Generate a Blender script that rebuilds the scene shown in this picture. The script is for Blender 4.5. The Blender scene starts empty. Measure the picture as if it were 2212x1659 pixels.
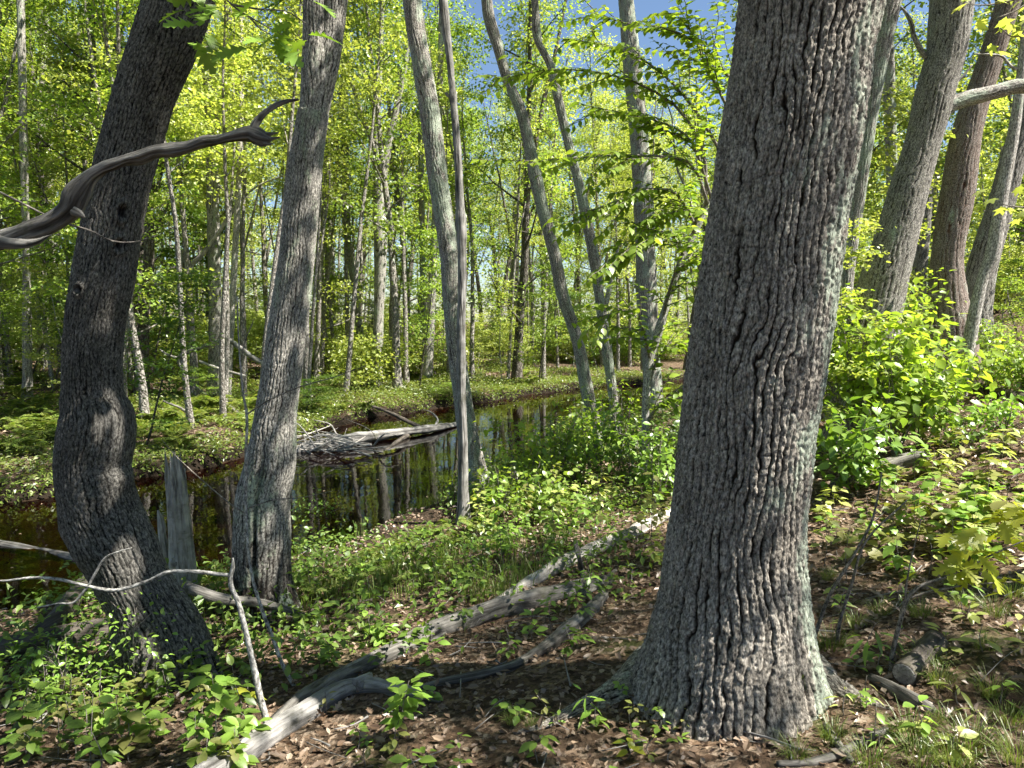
import bpy, math, random
import numpy as np
from mathutils import Matrix, Vector

# ------------------------------------------------------------------ camera, sky, sun, exposure
EYE = 1.62; PITCH = math.radians(5.0); FPX = 1551.0; CX = 1106.0; CY = 829.5
scene = bpy.context.scene
col = scene.collection
cam_d = bpy.data.cameras.new('camera'); cam = bpy.data.objects.new('camera', cam_d); col.objects.link(cam)
cam.location = (0, 0, EYE); cam.rotation_euler = (math.pi/2 - PITCH, 0, 0)
cam_d.sensor_width = 36.0; cam_d.lens = 36.0*FPX/2212.0; cam_d.clip_start = 0.05; cam_d.clip_end = 1500
scene.camera = cam
SUN_EL = math.radians(56.0); SUN_DIR_H = np.array([0.97, -0.24])          # towards the sun: right, a little behind the camera
SUN_DIR_H = SUN_DIR_H/np.linalg.norm(SUN_DIR_H)
world = bpy.data.worlds.new('World'); scene.world = world; world.use_nodes = True
wn = world.node_tree.nodes; wl = world.node_tree.links
sky = wn.new('ShaderNodeTexSky'); sky.sky_type = 'NISHITA'; sky.sun_disc = False
sky.sun_elevation = SUN_EL; sky.sun_rotation = math.atan2(SUN_DIR_H[0], SUN_DIR_H[1])
sky.air_density = 1.0; sky.dust_density = 0.4; sky.ozone_density = 3.0
wn['Background'].inputs['Strength'].default_value = 0.053
wl.new(sky.outputs[0], wn['Background'].inputs['Color'])
sun_d = bpy.data.lights.new('sun', 'SUN'); sun_d.energy = 5.0; sun_d.angle = math.radians(0.5); sun_d.color = (1.0, 0.95, 0.86)
sun = bpy.data.objects.new('sun', sun_d); col.objects.link(sun)
sv = Vector((SUN_DIR_H[0]*math.cos(SUN_EL), SUN_DIR_H[1]*math.cos(SUN_EL), math.sin(SUN_EL)))
sun.rotation_euler = sv.to_track_quat('Z', 'Y').to_euler(); sun.location = (20, -8, 40)
vs = scene.view_settings; vs.view_transform = 'Standard'; vs.look = 'None'; vs.gamma = 1.0; vs.exposure = 1.7; vs.use_curve_mapping = False
cy = scene.cycles
cy.max_bounces = 4; cy.diffuse_bounces = 3; cy.glossy_bounces = 2; cy.transmission_bounces = 3; cy.transparent_max_bounces = 4; cy.use_adaptive_sampling = True; cy.adaptive_threshold = 0.02
cy.caustics_reflective = False; cy.caustics_refractive = False; cy.sample_clamp_indirect = 6.0
cy.use_denoising = True; cy.use_light_tree = False

R = np.random.default_rng(7)
PI = math.pi

# ------------------------------------------------------------------ noise
def _h(ix, iy, iz, s):
    h = (ix.astype(np.int64)*374761393 + iy.astype(np.int64)*668265263 + iz.astype(np.int64)*2147483647 + s*1274126177) & 0xffffffff
    h = ((h ^ (h >> 13))*1274126177) & 0xffffffff
    h = ((h ^ (h >> 16))*2246822519) & 0xffffffff
    return ((h ^ (h >> 15)) & 0xffffff)/float(0x1000000)
def vnoise(P, s=0):
    P = np.asarray(P, float); I = np.floor(P); F = P - I; F = F*F*(3 - 2*F)
    x, y, z = I[..., 0], I[..., 1], I[..., 2]; o = 0
    for a in (0, 1):
        for b in (0, 1):
            for c in (0, 1):
                w = (F[..., 0] if a else 1-F[..., 0])*(F[..., 1] if b else 1-F[..., 1])*(F[..., 2] if c else 1-F[..., 2])
                o = o + w*_h(x+a, y+b, z+c, s)
    return o*2 - 1
def fbm(P, n=3, s=0):
    o = 0; a = 1.0; P = np.asarray(P, float)
    for i in range(n):
        o = o + a*vnoise(P, s+i*17); P = P*2.03 + 5.3; a *= 0.5
    return o
def worley(P, s=0):
    I = np.floor(P); f1 = np.full(P.shape[:-1], 9.0); f2 = f1.copy(); cid = np.zeros(P.shape[:-1])
    for a in (-1, 0, 1):
        for b in (-1, 0, 1):
            for c in (-1, 0, 1):
                J = I + np.array([a, b, c])
                x, y, z = J[..., 0], J[..., 1], J[..., 2]
                Q = J + np.stack([_h(x, y, z, s), _h(x, y, z, s+1), _h(x, y, z, s+2)], -1)
                d = np.linalg.norm(P - Q, axis=-1); r = _h(x, y, z, s+3)
                m = d < f1
                f2 = np.where(m, f1, np.minimum(f2, d)); cid = np.where(m, r, cid); f1 = np.where(m, d, f1)
    return f1, f2, cid
def sstep(a, b, x):
    t = np.clip((x-a)/(b-a), 0, 1); return t*t*(3-2*t)

# ------------------------------------------------------------------ terrain
WATER = -0.95
NEAR = np.array([(-60, 3.0), (-20, 4.0), (-9, 4.9), (-4.4, 5.9), (-2.7, 6.5), (-2.2, 7.5), (-1.6, 8.7), (-0.75, 11.0), (0.4, 12.4), (1.6, 14.2), (2.9, 16.0), (4.4, 20), (7.5, 24), (14, 28), (30, 31), (90, 36)], float)
FAR = np.array([(-60, 10.5), (-20, 9.0), (-12, 9.2), (-7.2, 10.0), (-5.7, 12.0), (-5.0, 13.2), (-4.7, 15.5), (-4.2, 18.3), (-2.0, 21.0), (0.7, 25.0), (3.6, 28.3), (8, 31.5), (14, 34), (30, 39), (90, 45)], float)
POLY = np.vstack([NEAR, FAR[::-1]])
def pl_dist(x, y, L):
    d = np.full(np.shape(x), 1e9)
    for (ax, ay), (bx, by) in zip(L[:-1], L[1:]):
        t = np.clip(((x-ax)*(bx-ax) + (y-ay)*(by-ay))/((bx-ax)**2 + (by-ay)**2), 0, 1)
        d = np.minimum(d, np.hypot(x-ax-t*(bx-ax), y-ay-t*(by-ay)))
    return d
def inside(x, y):
    c = np.zeros(np.shape(x), bool); n = len(POLY)
    for i in range(n):
        ax, ay = POLY[i]; bx, by = POLY[(i+1) % n]
        if ay == by: continue
        c ^= ((ay > y) != (by > y)) & (x < (bx-ax)*(y-ay)/(by-ay)+ax)
    return c
def P3(x, y, f, z=0.0): return np.stack([x*f, y*f, np.full(np.shape(x), z)], -1)
def banks(x, y):
    x = np.asarray(x, float); y = np.asarray(y, float)
    dn = pl_dist(x, y, NEAR); df = pl_dist(x, y, FAR); ins = inside(x, y)
    wob = 0.28*vnoise(P3(x, y, 0.9), 3) + 0.10*vnoise(P3(x, y, 2.7), 4)
    d = np.where(ins, -np.minimum(dn, df), np.minimum(dn, df)) + wob
    return d, dn < df
def zg(x, y):
    x = np.asarray(x, float); y = np.asarray(y, float)
    d, near = banks(x, y); dp = np.maximum(d, 0)
    hill = 0.17*np.logaddexp(0, (x-2.2)/0.8)*0.8*sstep(-14, 2, y)
    zn = WATER + 0.16*sstep(0, 0.35, d) + 0.105*np.minimum(dp, 9) + 0.02*np.maximum(dp-9, 0) + hill
    zf = WATER + 0.20*sstep(0, 0.22, d) + 0.038*np.minimum(dp, 45) + 0.10*vnoise(P3(x, y, 0.35), 8)*sstep(0.3, 3, d)
    zb = WATER + np.maximum(0.9*d, -0.5 - 0.12*vnoise(P3(x, y, 0.6), 5)*0)
    z = np.where(d < 0, zb, np.where(near, zn, zf))
    b = sstep(0.1, 1.2, d)
    z = z + b*(0.055*fbm(P3(x, y, 0.8), 2, 11) + 0.022*fbm(P3(x, y, 4.0), 3, 21))
    return z
_f = np.array([0, math.cos(PITCH), -math.sin(PITCH)]); _u = np.array([0, math.sin(PITCH), math.cos(PITCH)])
def ray(px, py): return np.array([(px-CX)/FPX, 0, 0]) + _u*((CY-py)/FPX) + _f
def at(px, py, Y):
    d = ray(px, py); return np.array([0, 0, EYE]) + d*(Y/d[1])
_T = np.concatenate([np.arange(1.2, 12, 0.02), np.arange(12, 90, 0.1)])
def hit(px, py):
    d = ray(px, py); X = d[None]*_T[:, None]; X[:, 2] += EYE
    b = X[:, 2] < zg(X[:, 0], X[:, 1])
    i = int(np.argmax(b)) if b.any() else len(_T)-1
    p = X[i]; return np.array([p[0], p[1], float(zg(p[0], p[1]))])

# ------------------------------------------------------------------ mesh helpers
class MB:
    def __init__(s): s.V = []; s.Q = []; s.T = []; s.A = []; s.U = []; s.n = 0
    def add(s, V, Q=None, T=None, A=None, U=None):
        V = np.asarray(V, float)
        if Q is not None and len(Q): s.Q.append(np.asarray(Q, np.int64)+s.n)
        if T is not None and len(T): s.T.append(np.asarray(T, np.int64)+s.n)
        s.V.append(V); s.A.append(np.zeros(len(V)) if A is None else A); s.U.append(np.zeros((len(V), 3)) if U is None else U)
        s.n += len(V); return s
    def mesh(s, name, mat, smooth=True, origin=None, attrs=True):
        V = np.vstack(s.V)
        if origin is not None: V = V - np.asarray(origin)
        Q = np.vstack(s.Q) if s.Q else np.zeros((0, 4), np.int64); T = np.vstack(s.T) if s.T else np.zeros((0, 3), np.int64)
        m = bpy.data.meshes.new(name)
        m.vertices.add(len(V)); m.vertices.foreach_set('co', V.astype(np.float32).ravel())
        m.loops.add(len(Q)*4+len(T)*3); m.loops.foreach_set('vertex_index', np.concatenate([Q.ravel(), T.ravel()]).astype(np.int32))
        m.polygons.add(len(Q)+len(T))
        m.polygons.foreach_set('loop_start', np.concatenate([np.arange(len(Q))*4, len(Q)*4+np.arange(len(T))*3]).astype(np.int32))
        m.polygons.foreach_set('loop_total', np.concatenate([np.full(len(Q), 4), np.full(len(T), 3)]).astype(np.int32))
        m.polygons.foreach_set('use_smooth', np.full(len(Q)+len(T), smooth))
        if attrs:
            a = m.attributes.new('bark', 'FLOAT', 'POINT'); a.data.foreach_set('value', np.concatenate(s.A).astype(np.float32))
            a = m.attributes.new('tube', 'FLOAT_VECTOR', 'POINT'); a.data.foreach_set('vector', np.vstack(s.U).astype(np.float32).ravel())
        m.update(calc_edges=True); m.materials.append(mat)
        return m
def obj(name, mesh, parent=None, loc=None, **props):
    o = bpy.data.objects.new(name, mesh); col.objects.link(o)
    if parent is not None: o.parent = parent
    if loc is not None: o.location = tuple(loc)
    for k, v in props.items(): o[k] = v
    return o
def thing(name, label, cat, loc, group=None):
    o = bpy.data.objects.new(name, None); col.objects.link(o); o.location = tuple(loc); o.empty_display_size = 0.1
    o['label'] = label; o['category'] = cat
    if group: o['group'] = group
    return o
def copy_tree(o, parent=None):
    c = o.copy(); col.objects.link(c); c.parent = parent
    for ch in o.children: copy_tree(ch, c)
    return c
def spline(P, n):
    P = np.asarray(P, float)
    if len(P) == 2: P = np.vstack([P[0], (P[0]+P[1])/2, P[1]])
    d = np.concatenate([[0], np.cumsum(np.maximum(np.linalg.norm(np.diff(P[:, :3], axis=0), axis=1), 1e-6))])
    m = np.zeros_like(P)
    m[1:-1] = (P[2:]-P[:-2])/(d[2:]-d[:-2])[:, None]; m[0] = (P[1]-P[0])/(d[1]-d[0]); m[-1] = (P[-1]-P[-2])/(d[-1]-d[-2])
    t = np.linspace(0, d[-1], n) if np.isscalar(n) else np.asarray(n)*d[-1]
    k = np.clip(np.searchsorted(d, t, side='right')-1, 0, len(P)-2)
    h = (d[k+1]-d[k])[:, None]; u = ((t-d[k])[:, None])/h
    return (2*u**3-3*u**2+1)*P[k] + (u**3-2*u**2+u)*h*m[k] + (-2*u**3+3*u**2)*P[k+1] + (u**3-u**2)*h*m[k+1]
def tube(mb, pts, rad, nseg=8, thetas=None, disp=None, cap=True, ref=(0, -1, 0.0)):
    """pts Nx3, rad N. thetas measured from the direction of the camera (-Y)."""
    pts = np.asarray(pts, float); rad = np.asarray(rad, float); N = len(pts)
    tan = np.gradient(pts, axis=0); tan /= np.linalg.norm(tan, axis=1)[:, None]+1e-12
    if abs(tan[N//2].dot(ref)) > 0.85: ref = (0, 0, 1.0)
    e1 = np.asarray(ref, float)[None]-tan*(tan @ np.asarray(ref, float))[:, None]; e1 /= np.linalg.norm(e1, axis=1)[:, None]+1e-12
    e2 = np.cross(tan, e1)
    th = np.linspace(0, 2*PI, nseg, endpoint=False) if thetas is None else thetas
    M = len(th)
    s = np.concatenate([[0], np.cumsum(np.linalg.norm(np.diff(pts, axis=0), axis=1))])
    TH, SS = np.meshgrid(th, s); RR = np.repeat(rad[:, None], M, 1)
    rm = max(float(np.median(rad)), 1e-4)
    U = np.stack([rm*np.cos(TH), rm*np.sin(TH), SS], -1)
    A = np.ones((N, M)) if disp is None else None
    if disp is not None:
        dr, A = disp(U, TH, SS, RR); RR = RR + dr
    V = pts[:, None] + (np.cos(TH)[..., None]*e1[:, None] + np.sin(TH)[..., None]*e2[:, None])*RR[..., None]
    i = np.arange(N-1)[:, None]*M; j = np.arange(M)[None]; j2 = (j+1) % M
    Q = np.stack([i+j, i+j2, i+M+j2, i+M+j], -1).reshape(-1, 4)
    V = V.reshape(-1, 3); U = U.reshape(-1, 3); A = A.reshape(-1)
    T = []
    if cap:
        n = len(V); V = np.vstack([V, pts[0], pts[-1]]); U = np.vstack([U, [0, 0, s[0]], [0, 0, s[-1]]]); A = np.append(A, [0.5, 0.5])
        j = np.arange(M); j2 = (j+1) % M; b = (N-1)*M
        T = np.vstack([np.stack([np.full(M, n), j2, j], -1), np.stack([np.full(M, n+1), b+j, b+j2], -1)])
    mb.add(V, Q, T, A, U)
    return mb

# ------------------------------------------------------------------ materials
def nodes(name):
    m = bpy.data.materials.new(name); m.use_nodes = True; nt = m.node_tree
    for n in list(nt.nodes): nt.nodes.remove(n)
    out = nt.nodes.new('ShaderNodeOutputMaterial')
    def N(t, **k):
        n = nt.nodes.new(t)
        for a, v in k.items():
            if a.startswith('i_'):
                key = a[2:]; key = int(key) if key.isdigit() else key.replace('_', ' ')
                n.inputs[key].default_value = v
            else: setattr(n, a, v)
        return n
    L = nt.links.new
    return m, N, L, out
def ramp(N, pts):
    r = N('ShaderNodeValToRGB'); e = r.color_ramp.elements
    while len(e) > 1: e.remove(e[0])
    e[0].position = pts[0][0]; e[0].color = pts[0][1] if len(pts[0][1]) == 4 else (*pts[0][1], 1)
    for p, c in pts[1:]:
        k = e.new(p); k.color = (*c, 1) if len(c) == 3 else c
    return r
def g(v): return (v, v, v)
def mixc(N, L, f, a, b, bt='MIX'):
    m = N('ShaderNodeMix', data_type='RGBA', blend_type=bt)
    for sock, v in ((m.inputs[0], f), (m.inputs[6], a), (m.inputs[7], b)):
        if hasattr(v, 'is_linked') or hasattr(v, 'links'): L(v, sock)
        elif isinstance(v, (int, float)): sock.default_value = v
        else: sock.default_value = (*v, 1) if len(v) == 3 else v
    return m.outputs[2]
def bark_mat(name, plate, fissure, alt, lichen=(0.40, 0.47, 0.36), lich=0.5, lside=0.0, fine=1.0, cells=None, bump=0.5, rough=0.9):
    m, N, L, out = nodes(name)
    tb = N('ShaderNodeAttribute', attribute_name='tube'); bk = N('ShaderNodeAttribute', attribute_name='bark')
    mp = N('ShaderNodeMapping'); mp.inputs['Scale'].default_value = (1, 1, 0.45); L(tb.outputs['Vector'], mp.inputs[0])
    n1 = N('ShaderNodeTexNoise', i_Scale=9.0, i_Detail=6.0, i_Roughness=0.65); L(mp.outputs[0], n1.inputs['Vector'])
    n2 = N('ShaderNodeTexNoise', i_Scale=110.0*fine, i_Detail=5.0, i_Roughness=0.7); L(mp.outputs[0], n2.inputs['Vector'])
    r1 = ramp(N, [(0.36, g(0)), (0.64, g(1))]); L(n1.outputs[0], r1.inputs[0])
    pc = mixc(N, L, r1.outputs[0], plate, alt)
    rh = ramp(N, [(0.22, g(0)), (0.68, g(1))]); L(bk.outputs['Fac'], rh.inputs[0]); h = rh.outputs[0]
    if cells:
        mc = N('ShaderNodeMapping'); mc.inputs['Scale'].default_value = (1/cells[0], 1/cells[0], 1/cells[1]); 
        ad = N('ShaderNodeVectorMath', operation='MULTIPLY_ADD'); 
        nw = N('ShaderNodeTexNoise', i_Scale=0.8/cells[0], i_Detail=2.0); L(tb.outputs['Vector'], nw.inputs['Vector'])
        L(nw.outputs['Color'], ad.inputs[0]); ad.inputs[1].default_value = (cells[0]*1.2,)*3; L(tb.outputs['Vector'], ad.inputs[2])
        L(ad.outputs[0], mc.inputs[0])
        vo = N('ShaderNodeTexVoronoi', feature='DISTANCE_TO_EDGE', i_Scale=1.0); L(mc.outputs[0], vo.inputs['Vector'])
        rv = ramp(N, [(0.0, g(0)), (0.22, g(1))]); L(vo.outputs['Distance'], rv.inputs[0]); h = rv.outputs[0]
    c = mixc(N, L, h, fissure, pc)
    rf = ramp(N, [(0.34, g(0.10)), (0.45, g(0.65)), (0.54, g(1.2)), (0.66, g(2.3))] if not cells else [(0.34, g(0.6)), (0.5, g(0.95)), (0.66, g(1.35))]); L(n2.outputs[0], rf.inputs[0])
    c = mixc(N, L, 1.0, c, rf.outputs[0], 'MULTIPLY')
    n3 = N('ShaderNodeTexNoise', i_Scale=4.5, i_Detail=9.0, i_Roughness=0.72); L(mp.outputs[0], n3.inputs['Vector'])
    f = n3.outputs[0]
    if lside:
        sx = N('ShaderNodeSeparateXYZ'); L(tb.outputs['Vector'], sx.inputs[0])
        ma = N('ShaderNodeMath', operation='MULTIPLY_ADD'); L(sx.outputs[1], ma.inputs[0]); ma.inputs[1].default_value = lside; L(n3.outputs[0], ma.inputs[2]); f = ma.outputs[0]
    lo = 0.66 - 0.22*lich
    rl = ramp(N, [(lo, g(0)), (lo+0.07, g(1))]); L(f, rl.inputs[0])
    lm = N('ShaderNodeMath', operation='MULTIPLY'); L(rl.outputs[0], lm.inputs[0])
    rr = ramp(N, [(0.42, g(0.15)), (0.56, g(0.9))]); L(n2.outputs[0], rr.inputs[0]); L(rr.outputs[0], lm.inputs[1])
    c = mixc(N, L, lm.outputs[0], c, lichen)
    b = N('ShaderNodeBsdfPrincipled', i_Roughness=rough); b.inputs['Specular IOR Level'].default_value = 0.15
    L(c, b.inputs['Base Color'])
    bp = N('ShaderNodeBump', i_Strength=bump, i_Distance=0.012); L(n2.outputs[0], bp.inputs['Height'])
    if cells:
        b2 = N('ShaderNodeBump', i_Strength=0.9, i_Distance=cells[0]*0.35); L(h, b2.inputs['Height']); L(bp.outputs[0], b2.inputs['Normal']); L(b2.outputs[0], b.inputs['Normal'])
    else: L(bp.outputs[0], b.inputs['Normal'])
    L(b.outputs[0], out.inputs[0]); return m
def wood_mat(name, c1, c2, c3, sc=60.0, bump=0.6):
    m, N, L, out = nodes(name)
    tb = N('ShaderNodeAttribute', attribute_name='tube')
    mp = N('ShaderNodeMapping'); mp.inputs['Scale'].default_value = (1, 1, 0.07); L(tb.outputs['Vector'], mp.inputs[0])
    n1 = N('ShaderNodeTexNoise', i_Scale=sc, i_Detail=6.0, i_Roughness=0.7, i_Distortion=0.3); L(mp.outputs[0], n1.inputs['Vector'])
    n2 = N('ShaderNodeTexNoise', i_Scale=7.0, i_Detail=4.0); L(tb.outputs['Vector'], n2.inputs['Vector'])
    r1 = ramp(N, [(0.3, c3), (0.48, c1), (0.7, c2)]); L(n1.outputs[0], r1.inputs[0])
    r2 = ramp(N, [(0.35, g(0.6)), (0.65, g(1.15))]); L(n2.outputs[0], r2.inputs[0])
    c = mixc(N, L, 1.0, r1.outputs[0], r2.outputs[0], 'MULTIPLY')
    bk = N('ShaderNodeAttribute', attribute_name='bark'); c = mixc(N, L, bk.outputs['Fac'], tuple(v*0.5 for v in c3), c)
    n4 = N('ShaderNodeTexNoise', i_Scale=5.0, i_Detail=7.0, i_Roughness=0.7); L(tb.outputs['Vector'], n4.inputs['Vector'])
    r4 = ramp(N, [(0.54, g(0)), (0.66, g(0.75))]); L(n4.outputs[0], r4.inputs[0]); c = mixc(N, L, r4.outputs[0], c, tuple(v*0.6 for v in (c3[0]+0.04, c3[1]+0.05, c3[2]+0.01)))
    b = N('ShaderNodeBsdfPrincipled', i_Roughness=0.8); b.inputs['Specular IOR Level'].default_value = 0.2
    L(c, b.inputs['Base Color'])
    bp = N('ShaderNodeBump', i_Strength=bump, i_Distance=0.01); L(n1.outputs[0], bp.inputs['Height']); L(bp.outputs[0], b.inputs['Normal'])
    L(b.outputs[0], out.inputs[0]); return m
def leaf_mat(name, cols, trans=0.5, tcol=None, gloss=0.03, objvar=0.2):
    m, N, L, out = nodes(name)
    ge = N('ShaderNodeNewGeometry'); oi = N('ShaderNodeObjectInfo')
    ad = N('ShaderNodeMath', operation='MULTIPLY_ADD'); L(oi.outputs['Random'], ad.inputs[0]); ad.inputs[1].default_value = 0.618; L(ge.outputs['Random Per Island'], ad.inputs[2])
    fr = N('ShaderNodeMath', operation='FRACT'); L(ad.outputs[0], fr.inputs[0])
    n = len(cols); r = ramp(N, [(i/max(n-1, 1), c) for i, c in enumerate(cols)]); L(fr.outputs[0], r.inputs[0])
    hs = N('ShaderNodeHueSaturation'); L(r.outputs[0], hs.inputs['Color'])
    mv = N('ShaderNodeMath', operation='MULTIPLY_ADD'); L(oi.outputs['Random'], mv.inputs[0]); mv.inputs[1].default_value = 2*objvar; mv.inputs[2].default_value = 1-objvar
    L(mv.outputs[0], hs.inputs['Value'])
    d = N('ShaderNodeBsdfDiffuse'); L(hs.outputs[0], d.inputs[0])
    t = N('ShaderNodeBsdfTranslucent')
    L(mixc(N, L, 1.0, hs.outputs[0], tcol or (1.38, 1.36, 0.58), 'MULTIPLY'), t.inputs[0])
    mx = N('ShaderNodeMixShader', i_0=trans); L(d.outputs[0], mx.inputs[1]); L(t.outputs[0], mx.inputs[2])
    gl = N('ShaderNodeBsdfGlossy', i_Roughness=0.38); gl.inputs[0].default_value = (1, 1, 1, 1)
    m2 = N('ShaderNodeMixShader', i_0=gloss); L(mx.outputs[0], m2.inputs[1]); L(gl.outputs[0], m2.inputs[2])
    L(m2.outputs[0], out.inputs[0]); return m

M = {}
M['oak'] = bark_mat('oak_bark', (0.185, 0.165, 0.140), (0.018, 0.012, 0.008), (0.285, 0.262, 0.228), lich=0.40, lside=0.5, lichen=(0.36, 0.42, 0.33))
M['grey'] = bark_mat('grey_bark', (0.19, 0.178, 0.156), (0.026, 0.021, 0.017), (0.26, 0.247, 0.22), lich=0.3)
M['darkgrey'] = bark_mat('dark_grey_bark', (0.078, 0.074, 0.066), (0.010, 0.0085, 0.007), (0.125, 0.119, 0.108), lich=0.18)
M['pale'] = bark_mat('pale_bark', (0.36, 0.342, 0.305), (0.028, 0.023, 0.019), (0.21, 0.198, 0.175), lich=0.62, lichen=(0.40, 0.46, 0.34))
M['lichen'] = bark_mat('lichen_bark', (0.25, 0.235, 0.21), (0.07, 0.055, 0.045), (0.32, 0.30, 0.27), lich=0.85, lichen=(0.36, 0.43, 0.33))
M['red'] = bark_mat('reddish_bark', (0.185, 0.15, 0.125), (0.085, 0.045, 0.03), (0.22, 0.19, 0.165), lich=0.35)
M['far'] = bark_mat('far_bark', (0.30, 0.28, 0.25), (0.14, 0.125, 0.108), (0.37, 0.35, 0.315), lich=0.4, cells=(0.045, 0.16), fine=0.4)
M['fardark'] = bark_mat('far_dark_bark', (0.16, 0.145, 0.125), (0.06, 0.05, 0.04), (0.22, 0.20, 0.18), lich=0.35, cells=(0.05, 0.2), fine=0.4)
M['smooth'] = bark_mat('smooth_bark', (0.33, 0.322, 0.30), (0.27, 0.265, 0.25), (0.26, 0.25, 0.23), lich=0.4, fine=0.7, bump=0.25)
M['birch'] = bark_mat('birch_bark', (0.42, 0.40, 0.36), (0.2, 0.18, 0.15), (0.30, 0.28, 0.25), lich=0.3, fine=0.6, bump=0.3)
M['twig'] = bark_mat('twig_bark', (0.15, 0.13, 0.11), (0.1, 0.09, 0.08), (0.22, 0.20, 0.18), lich=0.3, bump=0.2)
M['dead'] = wood_mat('weathered_wood', (0.27, 0.26, 0.245), (0.42, 0.405, 0.38), (0.06, 0.052, 0.045))
M['stump'] = wood_mat('splintered_wood', (0.44, 0.415, 0.375), (0.62, 0.59, 0.54), (0.09, 0.075, 0.06), 55, 1.0)
M['deadlimb'] = wood_mat('dark_weathered_wood', (0.20, 0.19, 0.172), (0.36, 0.345, 0.32), (0.035, 0.03, 0.025), 75, 1.0)
M['driftwood'] = wood_mat('driftwood', (0.17, 0.16, 0.142), (0.29, 0.275, 0.25), (0.045, 0.039, 0.033), 60, 0.9)
M['bleached'] = wood_mat('bleached_wood', (0.46, 0.43, 0.39), (0.60, 0.57, 0.52), (0.24, 0.21, 0.18))
M['rotten'] = wood_mat('rotten_wood', (0.10, 0.085, 0.07), (0.17, 0.15, 0.13), (0.04, 0.032, 0.026))
G1 = [(0.12, 0.21, 0.035), (0.22, 0.32, 0.06), (0.32, 0.41, 0.09), (0.16, 0.26, 0.045)]
G2 = [(0.24, 0.32, 0.065), (0.37, 0.44, 0.12), (0.50, 0.54, 0.19), (0.29, 0.37, 0.08)]
G3 = [(0.06, 0.12, 0.020), (0.09, 0.16, 0.026), (0.12, 0.19, 0.03), (0.075, 0.14, 0.022)]
M['leaf_mid'] = leaf_mat('maple_leaf_green', G1, 0.5)
M['leaf_light'] = leaf_mat('maple_leaf_yellow_green', G2, 0.5)
M['leaf_dark'] = leaf_mat('understory_leaf_green', G3, 0.45)
M['under'] = leaf_mat('undergrowth_green', [(0.07, 0.14, 0.025), (0.13, 0.21, 0.04), (0.20, 0.28, 0.055), (0.10, 0.17, 0.03)], 0.45)
M['leaf_beech'] = leaf_mat('beech_leaf_green', [(0.19, 0.31, 0.04), (0.27, 0.39, 0.055), (0.34, 0.44, 0.07)], 0.58, gloss=0.03)
M['leaf_oval'] = leaf_mat('seedling_leaf_green', [(0.16, 0.29, 0.045), (0.24, 0.37, 0.06), (0.18, 0.32, 0.05)], 0.42, gloss=0.045, objvar=0.3)
M['leaf_yellow'] = leaf_mat('young_oak_leaf', [(0.44, 0.46, 0.05), (0.38, 0.43, 0.05)], 0.5, gloss=0.04, objvar=0.15)
M['leaf_olive'] = leaf_mat('pale_olive_leaf', [(0.22, 0.24, 0.07), (0.27, 0.27, 0.09), (0.18, 0.22, 0.05)], 0.45)
M['fern'] = leaf_mat('fern_green', [(0.12, 0.20, 0.035), (0.21, 0.29, 0.06), (0.29, 0.33, 0.09), (0.10, 0.15, 0.03), (0.24, 0.25, 0.09)], 0.45)
M['grass'] = leaf_mat('grass_green', [(0.10, 0.17, 0.03), (0.16, 0.22, 0.05), (0.20, 0.22, 0.08)], 0.4)
M['needle'] = leaf_mat('pine_needle', [(0.05, 0.10, 0.03), (0.07, 0.13, 0.04)], 0.3)
M['litter'] = leaf_mat('dead_leaf', [(0.10, 0.062, 0.038), (0.19, 0.125, 0.08), (0.29, 0.215, 0.15), (0.14, 0.09, 0.06), (0.38, 0.30, 0.225), (0.12, 0.08, 0.055)], 0.12, (1.1, 0.8, 0.5), 0.04)

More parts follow.
